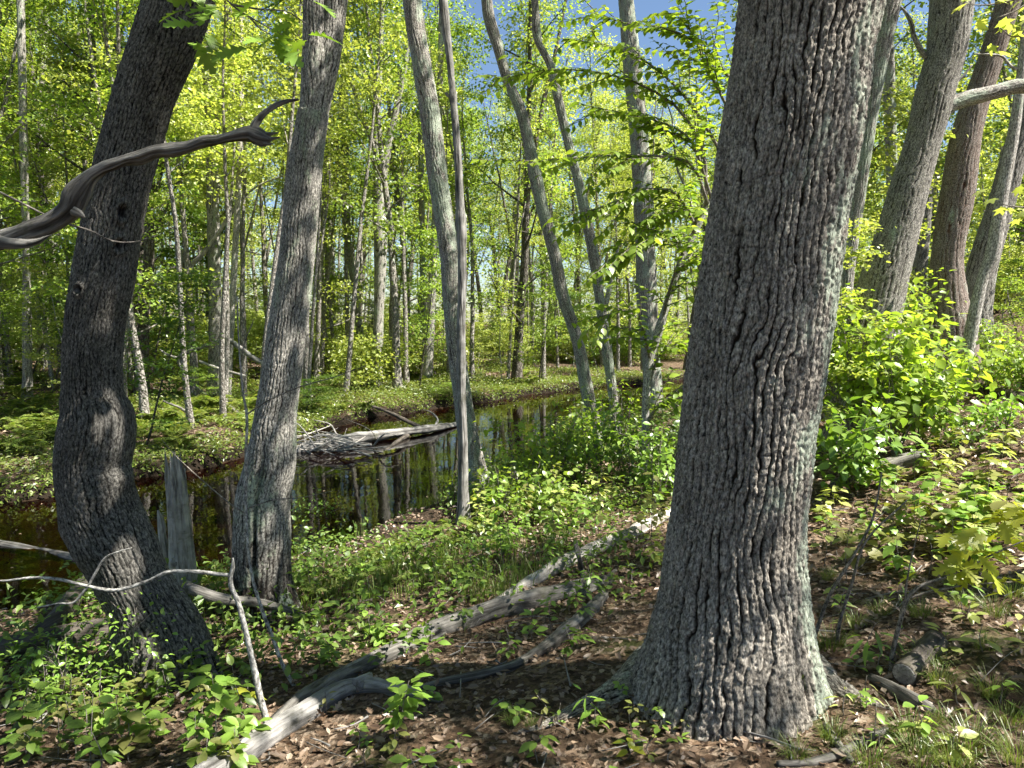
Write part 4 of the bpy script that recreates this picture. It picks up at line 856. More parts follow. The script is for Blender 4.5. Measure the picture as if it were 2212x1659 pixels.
limb(dtr, dt_base, [(0, 522, 30), (50, 528, 20), (80, 522, 14), (112, 507, 2)], 2.72, M['deadlimb'], 12, 'branch', 14, 0.12, ring=0.006)
limb(dtr, dt_base, [(158, 455, 22), (172, 462, 16), (184, 470, 2)], 2.73, M['deadlimb'], 12, 'stub', 15, 0.12, ring=0.006)
limb(dtr, dt_base, [(150, 485, 5), (200, 500, 4), (240, 520, 3.5), (290, 523, 3), (340, 508, 2)], 2.75, M['twig'], 5, 'twig', 16, 0.02)
limb(dtr, dt_base, [(-30, 400, 5), (20, 425, 5), (60, 445, 4.5), (105, 468, 4)], 2.8, M['twig'], 5, 'twig', 17, 0.02)

for k, q in enumerate(([(560, 292, 14), (580, 290, 9), (602, 286, 3)], [(562, 300, 14), (584, 300, 9), (605, 296, 3)], [(560, 306, 12), (578, 312, 8), (590, 310, 3)], [(548, 300, 12), (560, 312, 8), (575, 316, 2)])):
    limb(dtr, dt_base, q, 2.74, M['deadlimb'], 7, 'splinter', 30+k, 0.16, ring=0.005)
# jagged broken stump
def stump():
    h = hit(400, 1290); Y = h[1]-0.05; b = np.array([*at(398, 1290, Y)[:2], 0]); b[2] = float(zg(b[0], b[1]))
    r = thing('broken_stump', 'jagged grey broken stump splintered to sharp points beside the water', 'stump', b)
    lo = at(402, 1290, Y); lo[2] = b[2]-0.15; mbp = MB(); N_, Mn = 90, 64
    hi = at(380, 1030, Y); H = hi[2]-lo[2]
    th = np.linspace(0, 2*PI, Mn, endpoint=False); s = np.linspace(0, 1, N_)
    top = 0.95+0.05*np.sin(th*2+0.5)+0.16*np.abs(((th*5/(2*PI)+0.3*np.sin(th*3)) % 1)*2-1)+0.14*vnoise(np.stack([np.cos(th)*6, np.sin(th)*6, th*0+3], -1), 5)+0.07*vnoise(np.stack([np.cos(th)*14, np.sin(th)*14, th*0+3], -1), 6)
    TH, SS = np.meshgrid(th, s); Z = SS*top[None]*H
    rad = (np.interp(SS, [0, 0.15, 0.5, 1], [34, 31, 25, 20]))/FPX*Y
    q = np.stack([np.cos(TH), np.sin(TH), SS*0.25], -1)
    rad = rad*(1+0.16*fbm(q*2.2, 3, 6)+0.07*vnoise(q*9, 7))*(1-0.35*sstep(0.8, 1.0, SS)*(0.5+0.5*np.sin(TH*5)))
    ax = lo[None, None]+(hi-lo)[None, None]*(Z/H)[..., None]; ax[..., 2] = lo[2]+Z
    V = ax+np.stack([np.sin(TH)*rad, -np.cos(TH)*rad, 0*TH], -1)
    i = np.arange(N_-1)[:, None]*Mn; j = np.arange(Mn)[None]; j2 = (j+1) % Mn
    U = np.stack([np.cos(TH)*.05, np.sin(TH)*.05, Z], -1)
    mbp.add(V.reshape(-1, 3), A=np.ones(V.shape[0]*V.shape[1]), Q=np.stack([i+j, i+j2, i+Mn+j2, i+Mn+j], -1).reshape(-1, 4), U=U.reshape(-1, 3))
    c = ax[-1].mean(0)-[0, 0, 0.25*H]; Vi = np.vstack([V[-1]*0.97+c*0.03, c]); k = np.arange(Mn); mbp.add(Vi, T=np.stack([k, (k+1) % Mn, np.full(Mn, Mn)], -1), A=np.ones(Mn+1), U=np.zeros((Mn+1, 3)))
    obj('trunk', mbp.mesh('trunk', M['stump'], origin=b), r)
    limb(r, b, [(372, 1270, 20), (360, 1220, 24), (352, 1160, 20), (346, 1120, 12), (341, 1102, 3)], Y+0.02, M['stump'], 12, 'splinter', 3, 0.14, ring=0.008)
    limb(r, b, [(384, 1060, 12), (378, 1020, 9), (375, 990, 5), (374, 976, 2)], Y-0.04, M['stump'], 8, 'splinter', 4, 0.1, ring=0.008)
    limb(r, b, [(364, 1080, 10), (360, 1040, 8), (359, 1010, 5), (358, 996, 2)], Y, M['stump'], 8, 'splinter', 5, 0.1, ring=0.008)
    limb(r, b, [(380, 1222, 20), (376, 1212, 22), (374, 1205, 8)], Y-0.07, M['stump'], 12, 'knot', 6, 0.1, ring=0.006)
stump()

# arching bare stem and slender bare sapling in front of the bowed tree
hb = hit(578, 1575)
arc = thing('bare_sapling', 'pale bare stem rising from the logs and arching over the bowed trunk', 'dead branch', hb)
limb(arc, hb, [(580, 1585, 15), (572, 1545, 15), (560, 1500, 16), (550, 1450, 14), (537, 1390, 12), (525, 1340, 12), (514, 1300, 11), (500, 1268, 11), (498, 1245, 10), (503, 1225, 9), (503, 1205, 3)], hb[1], M['smooth'], 12, 'stem', 21, 0.03, ring=0.01)
limb(arc, hb, [(499, 1243, 9), (470, 1240, 8), (420, 1235, 9), (362, 1236, 8), (320, 1255, 8), (250, 1275, 8), (190, 1266, 7), (130, 1252, 7), (70, 1248, 6), (0, 1255, 4), (-40, 1250, 2)], hb[1], M['smooth'], 10, 'branch', 22, 0.03, ring=0.01)
limb(arc, hb, [(190, 1267, 6), (205, 1240, 6), (228, 1205, 5), (260, 1190, 3), (285, 1183, 1.5)], hb[1], M['smooth'], 8, 'branch', 23, 0.02, ring=0.01)
limb(arc, hb, [(190, 1267, 6), (175, 1285, 6), (158, 1302, 5), (125, 1304, 4), (80, 1312, 2)], hb[1], M['smooth'], 8, 'branch', 24, 0.02, ring=0.01)
hs = hit(640, 1480)
bs = thing('bare_sapling', 'thin bare sapling standing before the seamed forked trunk', 'sapling', hs)
limb(bs, hs, [(640, 1490, 10), (612, 1440, 9), (590, 1380, 9), (560, 1300, 8), (540, 1220, 7), (532, 1120, 7), (531, 1000, 6), (533, 895, 6), (525, 850, 5), (516, 740, 4), (512, 640, 3)], hs[1], M['smooth'], 8, 'stem', 25, 0.02)
limb(bs, hs, [(533, 895, 4), (580, 865, 3.5), (650, 835, 3), (720, 815, 2), (790, 790, 1.2)], hs[1], M['twig'], 5, 'twig', 26, 0.0)
limb(bs, hs, [(532, 1110, 4), (500, 1090, 3), (440, 1040, 3), (380, 985, 2), (350, 950, 1.2)], hs[1], M['twig'], 5, 'twig', 27, 0.0)
limb(bs, hs, [(531, 1100, 3), (590, 1080, 3), (650, 1075, 2), (720, 1060, 1.2)], hs[1], M['twig'], 5, 'twig', 28, 0.0)
limb(bs, hs, [(520, 780, 3), (530, 735, 2.5), (545, 700, 2), (548, 690, 1)], hs[1], M['twig'], 5, 'twig', 29, 0.0)

# logs on the near slope
lg = log('fallen_log', 'bleached grey driftwood log with a forked end in the litter', 'log', [(430, 1700, 66), (520, 1645, 60), (600, 1590, 52), (680, 1540, 50), (740, 1505, 46), (790, 1490, 36), (840, 1497, 30), (900, 1508, 22), (950, 1520, 8)], M['dead'], 28, 41, 0.10)
log('', '', '', [(770, 1500, 34), (792, 1478, 22), (800, 1460, 8)], M['dead'], 14, 42, 0.1, root=lg[0], base=lg[1], part='stub', lift=1.2)
lg2 = log('fallen_log', 'long dark grey crooked log lying between the bowed tree and the massive oak', 'log', [(590, 1575, 34), (640, 1528, 40), (700, 1492, 42), (780, 1450, 40), (860, 1412, 42), (940, 1370, 46), (1020, 1348, 46), (1100, 1322, 44), (1200, 1293, 40), (1260, 1275, 36), (1320, 1260, 26)], M['driftwood'], 28, 43, 0.11)
log('', '', '', [(1260, 1290, 20), (1300, 1262, 14), (1330, 1235, 8)], M['driftwood'], 12, 44, 0.1, root=lg2[0], base=lg2[1], part='branch')
log('fallen_branch', 'smooth tapering dead branch curving below the long crooked log', 'branch', [(880, 1500, 8), (960, 1478, 18), (1040, 1462, 22), (1110, 1445, 24), (1170, 1410, 28), (1230, 1365, 32), (1280, 1320, 30), (1305, 1290, 24)], M['driftwood'], 20, 45, 0.09)
log('fallen_log', 'sunlit whitened log half buried in pale leaf litter', 'log', [(1015, 1345, 12), (1080, 1300, 20), (1150, 1262, 28), (1220, 1222, 30), (1300, 1188, 30), (1380, 1150, 28), (1450, 1112, 24)], M['bleached'], 20, 46, 0.14)
log('fallen_branch', 'thin pale branch lying under the long crooked log', 'branch', [(930, 1390, 8), (1010, 1345, 12), (1080, 1300, 16), (1130, 1268, 18)], M['driftwood'], 12, 47, 0.1, lift=0.7)
log('fallen_branch', 'broken knobbly limb propped on the whitened log', 'branch', [(1262, 1270, 12), (1256, 1235, 13), (1250, 1200, 12, 0.12), (1243, 1170, 8, 0.2)], M['driftwood'], 12, 48, 0.12)
log('fallen_branch', 'curved root-like log running from the bowed tree past the seamed trunk', 'branch', [(380, 1250, 26, 0.35), (420, 1275, 24, 0.3), (480, 1295, 22, 0.22), (560, 1302, 20, 0.18), (640, 1325, 16, 0.08), (690, 1345, 8)], M['driftwood'], 16, 49, 0.1)
log('leaning_beam', 'dark rotten beam propped against the bowed tree over the water', 'log', [(80, 1385, 40), (130, 1330, 42, 0.12), (190, 1250, 38, 0.35), (245, 1165, 30, 0.62)], M['rotten'], 16, 50, 0.12)
log('leaning_pole', 'pale pole reaching from the water to the bowed tree', 'log', [(-120, 1165, 30, 0.30), (0, 1178, 26, 0.36), (90, 1195, 25, 0.42), (150, 1205, 22, 0.46), (230, 1232, 20, 0.46)], M['driftwood'], 16, 51, 0.1)
log('fallen_log', 'dark decaying log by the water behind the bowed tree', 'log', [(-80, 1420, 70), (60, 1405, 70), (180, 1385, 70), (300, 1375, 66)], M['rotten'], 24, 52, 0.12, lift=0.2)
log('fallen_log', 'grey weathered log lying in shade among the seedlings on the slope', 'log', [(1800, 1055, 24), (1870, 1035, 34), (1940, 1012, 38), (2000, 995, 34)], M['driftwood'], 18, 53, 0.12)
log('fallen_log', 'blackened fallen log behind the slim pale birch', 'log', [(2095, 835, 20), (2150, 852, 22), (2230, 872, 26), (2330, 895, 26)], M['rotten'], 16, 54, 0.12)
log('fallen_branch', 'greenish stick log beside the oak root in nut shells', 'branch', [(1880, 1470, 20), (1930, 1500, 32), (1985, 1530, 34), (2010, 1548, 30)], M['driftwood'], 16, 55, 0.06)
log('fallen_branch', 'crooked stick crossing the grass at the oak foot', 'branch', [(1680, 1655, 14), (1760, 1650, 22), (1840, 1622, 20), (1890, 1590, 18), (1915, 1580, 16)], M['driftwood'], 12, 56, 0.08)
log('fallen_branch', 'short pale stick lying against the foot of the oak', 'branch', [(1782, 1575, 14), (1810, 1610, 18), (1840, 1650, 16)], M['driftwood'], 12, 57, 0.08)
# sawn round log end
h = hit(1960, 1480); r = thing('sawn_log', 'short sawn log end with a pale grey round cut face', 'log', h)
mb = MB(); ax = np.array([0.55, 0.5, 0.05]); c0 = h+np.array([-0.02, 0, 0.045]); P = spline(np.array([c0, c0+ax*0.3, c0+ax*0.6]), 24); tube(mb, P, np.full(24, 0.055), 24, disp=wood(61, 0.05)); obj('log', mb.mesh('log', M['rotten'], origin=h), r)
mb = MB(); axn = ax/np.linalg.norm(ax); tube(mb, np.array([c0-axn*0.004, c0-axn*0.002, c0+axn*0.01]), np.array([0.046, 0.051, 0.052]), 24); obj('cut_face', mb.mesh('cut_face', M['dead'], origin=h), r)

# brush pile and fallen trunk in the stream
def instream(name, label, cat, pix, mat, seed, nseg=10, amp=0.1, root=None, base=None, part='stem'):
    P = []
    for x, y, w, hz in pix:
        d = ray(x, y); t = (WATER+hz-EYE)/d[2]; p = np.array([0, 0, EYE])+d*t; P.append([*p, w/2/FPX*t])
    P = np.array(P); S = spline(P, max(int(np.linalg.norm(np.diff(P[:, :3], axis=0), axis=1).sum()/0.04), 8))
    b = P[0, :3] if base is None else base
    if root is None: root = thing(name, label, cat, b)
    mb = MB(); tube(mb, S[:, :3], np.maximum(S[:, 3], 0.003), nseg, disp=wood(seed, amp)); obj(part, mb.mesh(part, mat, origin=b), root); return root, b
f1 = instream('fallen_tree', 'pale fallen trunk lying across the stream in front of the far bank', 'log', [(640, 975, 30, 0.0), (700, 962, 28, 0.08), (770, 948, 25, 0.12), (850, 936, 22, 0.12), (930, 926, 17, 0.10), (985, 918, 12, 0.03)], M['dead'], 70, 16)
instream('', '', '', [(905, 922, 10, 0.15), (870, 905, 9, 0.35), (840, 890, 8, 0.5), (805, 878, 5, 0.6)], M['rotten'], 71, root=f1[0], base=f1[1], part='branch')
instream('', '', '', [(880, 940, 10, 0.05), (850, 960, 9, 0.0), (820, 985, 8, -0.05)], M['rotten'], 72, root=f1[0], base=f1[1], part='branch')
instream('', '', '', [(940, 920, 6, 0.15), (945, 905, 5, 0.25), (930, 890, 3, 0.4), (915, 885, 2, 0.45)], M['dead'], 73, root=f1[0], base=f1[1], part='branch')
d0 = ray(705, 975); t0 = (WATER-EYE)/d0[2]; pb = np.array([0, 0, EYE])+d0*t0
bp = thing('brush_pile', 'tangled heap of grey sticks caught against the fallen trunk', 'brush pile', pb)
rk = np.random.default_rng(9)
for i in range(64):
    c = pb+rk.normal(size=3)*np.array([0.45, 0.30, 0.0]); a = rk.normal(0.15, 0.9)+(PI if rk.random() < .5 else 0); L = rk.uniform(0.35, 1.4); d = np.array([math.cos(a), math.sin(a), rk.normal()*0.28]); d /= np.linalg.norm(d)
    z = rk.uniform(0.0, 0.36)*math.exp(-abs(c[0]-pb[0])*0.9); p0 = c-d*L/2; p0[2] = WATER+max(z, 0.02); p1 = c+d*L/2; p1[2] = max(p0[2]+d[2]*L, WATER-0.05)
    m_ = (p0+p1)/2+rk.normal(size=3)*0.07; S = spline(np.array([p0, m_, p1]), 9); mb = MB(); rr = rk.uniform(0.008, 0.026); tube(mb, S, np.linspace(rr, rr*0.35, 9), 7); obj('stick', mb.mesh('stick', M['dead' if rk.random() < .6 else 'bleached'], origin=pb), bp)
# dead limbs on the far bank
def farlimb(name, label, pix, Y, mat, seed=0, base=None, root=None):
    b = at(*pix[0][:2], Y); gz = float(zg(b[0], b[1])); b[2] = gz
    r = thing(name, label, 'dead branch', b) if root is None else root[0]
    limb(r, b if root is None else root[1], pix, Y, M[mat], 8, 'branch', seed, 0.1); return r, b
fY = hit(470, 870)[1]
fl = farlimb('fallen_limb', 'bleached bent dead limb arched over the litter mound', [(470, 872, 8), (420, 830, 8), (385, 775, 9), (420, 756, 10), (460, 742, 10), (492, 735, 10), (520, 752, 11), (545, 772, 12), (565, 783, 9)], fY-0.5, 'dead', 3)
limb(fl[0], fl[1], [(385, 775, 7), (360, 765, 5), (345, 755, 3)], fY-0.5, M['bleached'], 6, 'branch', 4, 0.05)
farlimb('fallen_limb', 'thin pale dead pole slanting through the trunks above the mound', [(430, 850, 5), (418, 790, 5), (410, 700, 5), (412, 580, 9), (440, 545, 9), (470, 505, 8), (500, 460, 8), (522, 430, 6), (560, 400, 4), (610, 380, 3), (640, 368, 2)], fY+0.3, 'bleached', 5)
farlimb('fallen_limb', 'pale stick lying down the litter mound towards the bank', [(352, 866, 4), (390, 882, 7), (430, 905, 8), (470, 920, 6)], hit(410, 905)[1], 'driftwood', 6)
farlimb('fallen_limb', 'grey limb leaning down the mound behind the seamed trunk', [(430, 780, 6), (470, 795, 6), (530, 812, 6)], fY-0.6, 'bleached', 7)
farlimb('fallen_limb', 'slanting grey root log at the mound foot', [(476, 862, 10), (500, 882, 10), (535, 905, 9), (560, 925, 6)], hit(500, 890)[1], 'driftwood', 8)
farlimb('fallen_limb', 'dark slanted stick among the ferns near the pale curved trunk', [(862, 812, 3), (890, 790, 4), (908, 770, 4), (935, 752, 2)], hit(868, 815)[1], 'rotten', 9)
farlimb('fallen_limb', 'pale horizontal dead limb low in the sunny clearing', [(1050, 738, 3), (1100, 736, 4), (1180, 733, 4), (1240, 728, 3)], hit(1100, 745)[1]-0.5, 'bleached', 10)
farlimb('fallen_limb', 'white rotten limb behind the clearing trunks', [(1000, 765, 4), (1060, 768, 6), (1110, 770, 5), (1150, 771, 3)], hit(1060, 772)[1], 'bleached', 11)

# ------------------------------------------------------------------ litter, ground cover, grass
def area(n, xr, yr, rng, cond=None):
    x = rng.uniform(*xr, n); y = rng.uniform(*yr, n); d, near = banks(x, y); m = d > 0.12
    if cond is not None: m &= cond(x, y, d, near)
    return x[m], y[m], d[m], near[m]
rl = np.random.default_rng(77)
mb = MB()
def view(x, y): return np.abs(x) < 0.95*np.maximum(y, 0)+0.9
x, y, d, nr = area(16000, (-6, 8), (1.2, 9), rl, lambda x, y, d, n: n & view(x, y) & (vnoise(P3(x, y, 1.1), 44) > -0.4))
n = len(x); scatter(mb, np.c_[x, y, zg(x, y)+rl.uniform(0.0, 0.02, n)], rdir(n, rl, 0.25), up(n, rl, 0.45), rl.uniform(0.02, 0.065, n), DEADLEAF)
x, y, d, nr = area(60000, (-6, 9), (1.2, 11), rl, lambda x, y, d, n: n & view(x, y) & (vnoise(P3(x, y, 1.3), 46) > -0.55))
n = len(x); scatter(mb, np.c_[x, y, zg(x, y)+rl.uniform(0.0, 0.02, n)], rdir(n, rl, 0.4), up(n, rl, 0.6), rl.uniform(0.012, 0.04, n), FARLEAF)
x, y, d, nr = area(1500, (-5, 6), (1.2, 7), rl, lambda x, y, d, n: n & view(x, y))
n = len(x); scatter(mb, np.c_[x, y, zg(x, y)+rl.uniform(0.01, 0.03, n)], rdir(n, rl, 0.2), up(n, rl, 0.3), rl.uniform(0.045, 0.085, n), DEADOAK)
x, y, d, nr = area(42000, (-18, 16), (8, 32), rl, lambda x, y, d, n: view(x, y) & (vnoise(P3(x, y, 0.7), 45) > -0.2))
n = len(x); scatter(mb, np.c_[x, y, zg(x, y)+rl.uniform(0.0, 0.03, n)], rdir(n, rl, 0.25), up(n, rl, 0.45), rl.uniform(0.05, 0.11, n), FARLEAF)
obj('leaf_litter', mb.mesh('leaf_litter', M['litter'], smooth=False, attrs=False), kind='stuff', label='brown and tan dead leaves covering the forest floor')
mb = MB(); x = rl.uniform(-9, 5, 2600); y = rl.uniform(6, 24, 2600); d, nr = banks(x, y); m = (d < -0.12) & (rl.random(2600) < np.exp(d*1.3)*0.5+0.02); x = x[m]; y = y[m]; n = len(x)
scatter(mb, np.c_[x, y, np.full(n, WATER+0.006)], rdir(n, rl, 0.02), up(n, rl, 0.05), rl.uniform(0.03, 0.075, n), FARLEAF)
obj('floating_leaves', mb.mesh('floating_leaves', M['litter'], smooth=False, attrs=False), kind='stuff', label='dead leaves adrift on the dark stream')
mb = MB()
for i in range(420):
    x = rl.uniform(-4, 5); y = rl.uniform(1.4, 7.5)
    if not view(x, y) or banks(np.array([x]), np.array([y]))[0][0] < 0.2: continue
    a = rl.uniform(0, 6.28); L = rl.uniform(0.06, 0.45); p = [np.array([x+math.cos(a)*L*t, y+math.sin(a)*L*t, float(zg(x+math.cos(a)*L*t, y+math.sin(a)*L*t))+0.012+0.02*rl.random()])+rl.normal(size=3)*0.008 for t in (0, .5, 1)]
    rr = rl.uniform(0.0015, 0.006); tube(mb, spline(np.array(p), 6), np.linspace(rr, rr*0.5, 6), 5)
obj('twig_litter', mb.mesh('twig_litter', M['dead']), kind='stuff', label='small grey twigs strewn over the litter')
# low leafy cover on the far bank and by the near water edge
mb = MB()
for cnt, xr, yr, dl, sz, th0 in ((46000, (-16, 8), (9, 32), (0.05, 6.5), (0.05, 0.10), -0.42), (30000, (-34, 20), (14, 50), (6.0, 26), (0.08, 0.16), -0.15)):
    x = rl.uniform(*xr, cnt); y = rl.uniform(*yr, cnt); m = view(x, y); x = x[m]; y = y[m]; d, nr = banks(x, y)
    m = (~nr) & (d > dl[0]) & (d < dl[1]) & (vnoise(P3(x, y, 0.5), 61)+0.4*vnoise(P3(x, y, 1.7), 62) > th0-0.35*(d < 1.2)); x = x[m]; y = y[m]; d = d[m]
    c = np.c_[x, y, zg(x, y)]; hh = 0.06+0.16*sstep(-0.2, 0.8, vnoise(P3(x, y, 0.8), 65)); per = 5; P = np.repeat(c, per, 0)+rl.normal(size=(len(c)*per, 3))*[.13, .13, 0]; P[:, 2] += np.abs(rl.normal(size=len(P)))*np.repeat(hh, per)+0.03; n = len(P)
    scatter(mb, P, rdir(n, rl, 0.5), up(n, rl, 0.5), rl.uniform(*sz, n), NARROW)
x = rl.uniform(-14, 8, 60000); y = rl.uniform(9, 31, 60000); d, nr = banks(x, y); m = (~nr) & (d > -0.10) & (d < 0.42) & view(x, y) & (vnoise(P3(x, y, 0.9), 67) > -0.55); x = x[m]; y = y[m]; n0 = len(x)
P = np.repeat(np.c_[x, y, WATER+rl.uniform(0.06, 0.36, n0)], 3, 0)+rl.normal(size=(n0*3, 3))*[.07, .07, .04]; n = len(P)      # plants spilling over the bank edge
scatter(mb, P, rdir(n, rl, 0.4)+[0, 0, -0.5], up(n, rl, 0.8), rl.uniform(0.04, 0.10, n), NARROW)
obj('ground_cover', mb.mesh('ground_cover', M['fern'], smooth=False, attrs=False), kind='stuff', label='low green leafy cover carpeting the far bank')
mb = MB()
x, y, d, nr = area(14000, (-4, 7), (4.2, 17), rl, lambda x, y, d, n: n & view(x, y) & (d < 3.6) & (vnoise(P3(x, y, 0.9), 63) > -0.35))
c = np.c_[x, y, zg(x, y)]; per = 4; P = np.repeat(c, per, 0)+rl.normal(size=(len(c)*per, 3))*[.10, .10, 0]; P[:, 2] += np.abs(rl.normal(size=len(P)))*0.13+0.03; n = len(P)
scatter(mb, P, rdir(n, rl, 0.5), up(n, rl, 0.5), rl.uniform(0.035, 0.08, n), NARROW)
x, y, d, nr = area(5000, (-3.5, 5.5), (3.6, 13), rl, lambda x, y, d, n: n & view(x, y) & (d > 0.3) & (d < 3.0) & (vnoise(P3(x, y, 0.8), 68) > -0.1+0.09*d))
c = np.c_[x, y, zg(x, y)]; per = 4; P = np.repeat(c, per, 0)+rl.normal(size=(len(c)*per, 3))*[.09, .09, 0]; P[:, 2] += np.abs(rl.normal(size=len(P)))*0.12+0.04; n = len(P)
scatter(mb, P, rdir(n, rl, 0.5), up(n, rl, 0.45), rl.uniform(0.035, 0.075, n), BEECH)
obj('bank_undergrowth', mb.mesh('bank_undergrowth', M['under'], smooth=False, attrs=False), kind='stuff', label='dense small-leaved undergrowth along the near water edge')
def blades(mb, c, n, H, rng, w=0.003, spread=0.05, lean=0.5):
    a = rng.uniform(0, 6.28, n); r = spread*np.sqrt(rng.random(n)); b = c+np.c_[np.cos(a)*r, np.sin(a)*r, np.zeros(n)-0.01]
    d = np.c_[np.cos(a), np.sin(a), np.zeros(n)]*rng.uniform(0.1, 1, n)[:, None]*lean; h = H*rng.uniform(0.5, 1.1, n)[:, None]
    s = np.c_[-np.sin(a+rng.normal(size=n)), np.cos(a), np.zeros(n)]*w
    p1 = b+d*h*0.35+[0, 0, 1]*h*0.55; p2 = b+d*h*1.1+[0, 0, 1]*h*0.85; p3 = b+d*h*1.9+[0, 0, 1]*h*(0.95-0.5*rng.random((n, 1)))
    V = np.stack([b-s, b+s, p1-s, p1+s, p2-s*0.7, p2+s*0.7, p3], 1).reshape(-1, 3); o = (np.arange(n)*7)[:, None]
    mb.add(V, np.vstack([o+[0, 1, 3, 2], o+[2, 3, 5, 4]]), o+[4, 5, 6])
mb = MB()
x, y, d, nr = area(5200, (-3, 5), (5, 12), rl, lambda x, y, d, n: n & (d < 3.0) & view(x, y) & (vnoise(P3(x, y, 1.0), 64) > 0.0))
for i in range(0, len(x)): blades(mb, np.array([x[i], y[i], float(zg(x[i], y[i]))]), 5, 0.22, rl, 0.003, 0.06, 0.35)
obj('bank_grass', mb.mesh('bank_grass', M['grass'], smooth=False, attrs=False), kind='stuff', label='thin upright grass growing on the near bank')
TUFT = []
for i in range(3):
    mb = MB(); blades(mb, np.zeros(3), 130, [0.10, 0.08, 0.115][i], np.random.default_rng(i), 0.0012, 0.06, 0.8); TUFT.append(mb.mesh('grass_tuft', M['grass'], smooth=False, attrs=False))
for i, (px, py, s) in enumerate([(1795, 1400, 1.2), (1850, 1350, 1.0), (1900, 1330, .9), (1990, 1330, 1), (2090, 1310, 1.1), (2150, 1330, 1), (1965, 1600, 1.2), (1880, 1655, 1.2), (2000, 1440, 1), (2030, 1480, 1), (2130, 1400, .9), (2190, 1290, 1), (2100, 1620, 1.2), (2180, 1560, 1.1), (2200, 1650, 1.2), (1800, 1600, .9), (2040, 1560, .9), (1830, 1170, .8), (1790, 1250, .8), (1960, 1250, .8), (2060, 1270, .9), (1110, 1560, .7), (1150, 1570, .6), (2140, 1500, .9), (1990, 1655, 1.1), (2060, 1650, 1.2), (1720, 1640, .8)]):
    h = hit(px, py); o = obj('grass_tuft', TUFT[i % 3], None, h, label=('large' if s > 1.05 else 'small' if s < 0.85 else 'mid-sized')+' fine grass tuft '+('on the bare litter below the tapering branch' if px < 1300 else 'in the shaded grass below the sawn log' if py > 1520 else 'against the flared oak root' if px < 1870 and py > 1280 else 'among seedlings on the slope' if py < 1285 else 'around the oak sapling'), category='grass', group='grass tufts near the oak'); o.scale = (s, s, s); o.rotation_euler = (0, 0, i*1.1)
h = hit(1660, 1530); mb = MB(); blades(mb, np.zeros(3), 26, 0.42, np.random.default_rng(8), 0.002, 0.10, 0.18)
obj('grass_tuft', mb.mesh('grass_tuft', M['grass'], smooth=False, attrs=False), None, h+np.array([0.02, -0.06, 0]), label='tall thin grass blades standing before the oak root', category='grass')

# ferns on the far bank
def fern_mesh(seed):
    rng = np.random.default_rng(seed); mb = MB()
    for k in range(8):
        a = k*0.785+rng.uniform(-.3, .3); L = rng.uniform(0.4, 0.65); out = np.array([math.cos(a), math.sin(a), 0]); t = np.linspace(0.05, 1, 16)
        p = out[None]*(t*L*0.75)[:, None]+np.array([0, 0, 1])[None]*(L*(0.85*t-0.5*t**3))[:, None]; sd = np.cross(out, [0, 0, 1])
        for s in (-1, 1):
            w = 0.30*L*np.sin(PI*np.clip(t*0.95+0.05, 0, 1))**0.7
            for i in range(1, 15): scatter(mb, [p[i]], [sd*s+out*0.35-np.array([0, 0, .1])], [(0, 0, 1.0)], [max(w[i], .02)], LEAFLET)
    return mb.mesh('fern', M['fern'], smooth=False, attrs=False)
LEAFLET = (FARLEAF[0]*np.array([1, 0.42, 0.6]), FARLEAF[1], FARLEAF[2])
FERN = [fern_mesh(i) for i in range(3)]
n = 0
while n < 110:
    px = rl.uniform(-20, 1450); py = rl.uniform(765, 985); h = hit(px, py); d, nr = banks(h[:1], h[1:2])
    if d[0] < 0.3 or nr[0] or h[1] > 30: continue
    s = rl.uniform(0.7, 1.35); o = obj('fern', FERN[n % 3], None, h, label=('large' if s > 1.02 else 'small')+' bright green fern clump '+('at the water edge ' if d[0] < 1.5 else 'on the far bank ')+where(h[0], h[1]), category='fern', group='ferns on the far bank'); o.scale = (s, s, s); o.rotation_euler = (0, 0, rl.uniform(0, 6)); n += 1

# ------------------------------------------------------------------ seedlings and shrubs
def plant(name, label, cat, px, py, H, nleaf, size, kind, mat, seed, lean=(0.0, 0.0), whorl=False, group=None, stems=1, r=0.003, root=None):
    rng = np.random.default_rng(seed); b = hit(px, py); root = thing(name, label, cat, b, group)
    for s in range(stems):
        a = rng.uniform(0, 6.28); off = np.array([math.cos(a), math.sin(a), 0])*(0.0 if s == 0 else 0.08)
        top = np.array([lean[0]+rng.normal()*0.05*H, lean[1]+rng.normal()*0.05*H, H*rng.uniform(0.75, 1.0)])+off*2
        P = spline(np.array([off*0.3+[0, 0, -0.03], top*0.5+rng.normal(size=3)*0.02+off*0.2, top]), 12); mb = MB(); tube(mb, P, np.linspace(r, r*0.5, 12), 6); sto = obj('stem', mb.mesh('stem', M['twig']), root)
        m = nleaf//stems
        for i in range(m):
            k = (9+int(rng.integers(0, 3))) if (whorl and i < m*0.7) else int(rng.integers(4, 12)); an = i*2.4+rng.uniform(-.4, .4); el = rng.uniform(-0.45, 0.35)
            d = np.array([math.cos(an)*math.cos(el), math.sin(an)*math.cos(el), math.sin(el)]); off2 = d*size*rng.uniform(0.1, 0.5)
            leaf_obj(sto, b+P[k]+off2, d, np.array([-d[0]*math.sin(el)*0.5, -d[1]*math.sin(el)*0.5, 1])+rng.normal(size=3)*0.2, size*rng.uniform(0.7, 1.15), kind, mat, b)
    return root
plant('seedling', 'leafy seedling with tiers of broad glossy leaves at the foot of the bowed tree', 'seedling', 455, 1640, 0.42, 40, 0.10, 'oval', 'leaf_oval', 1, whorl=False)
plant('seedling', 'low broad-leaved seedling beside the tiered glossy one', 'seedling', 330, 1600, 0.22, 14, 0.06, 'oval', 'leaf_olive', 2)
plant('oak_seedling', 'tiny maple seedling with luminous yellow leaves behind the pale bare stem', 'seedling', 545, 1540, 0.16, 7, 0.085, 'maple', 'leaf_yellow', 3, whorl=True)
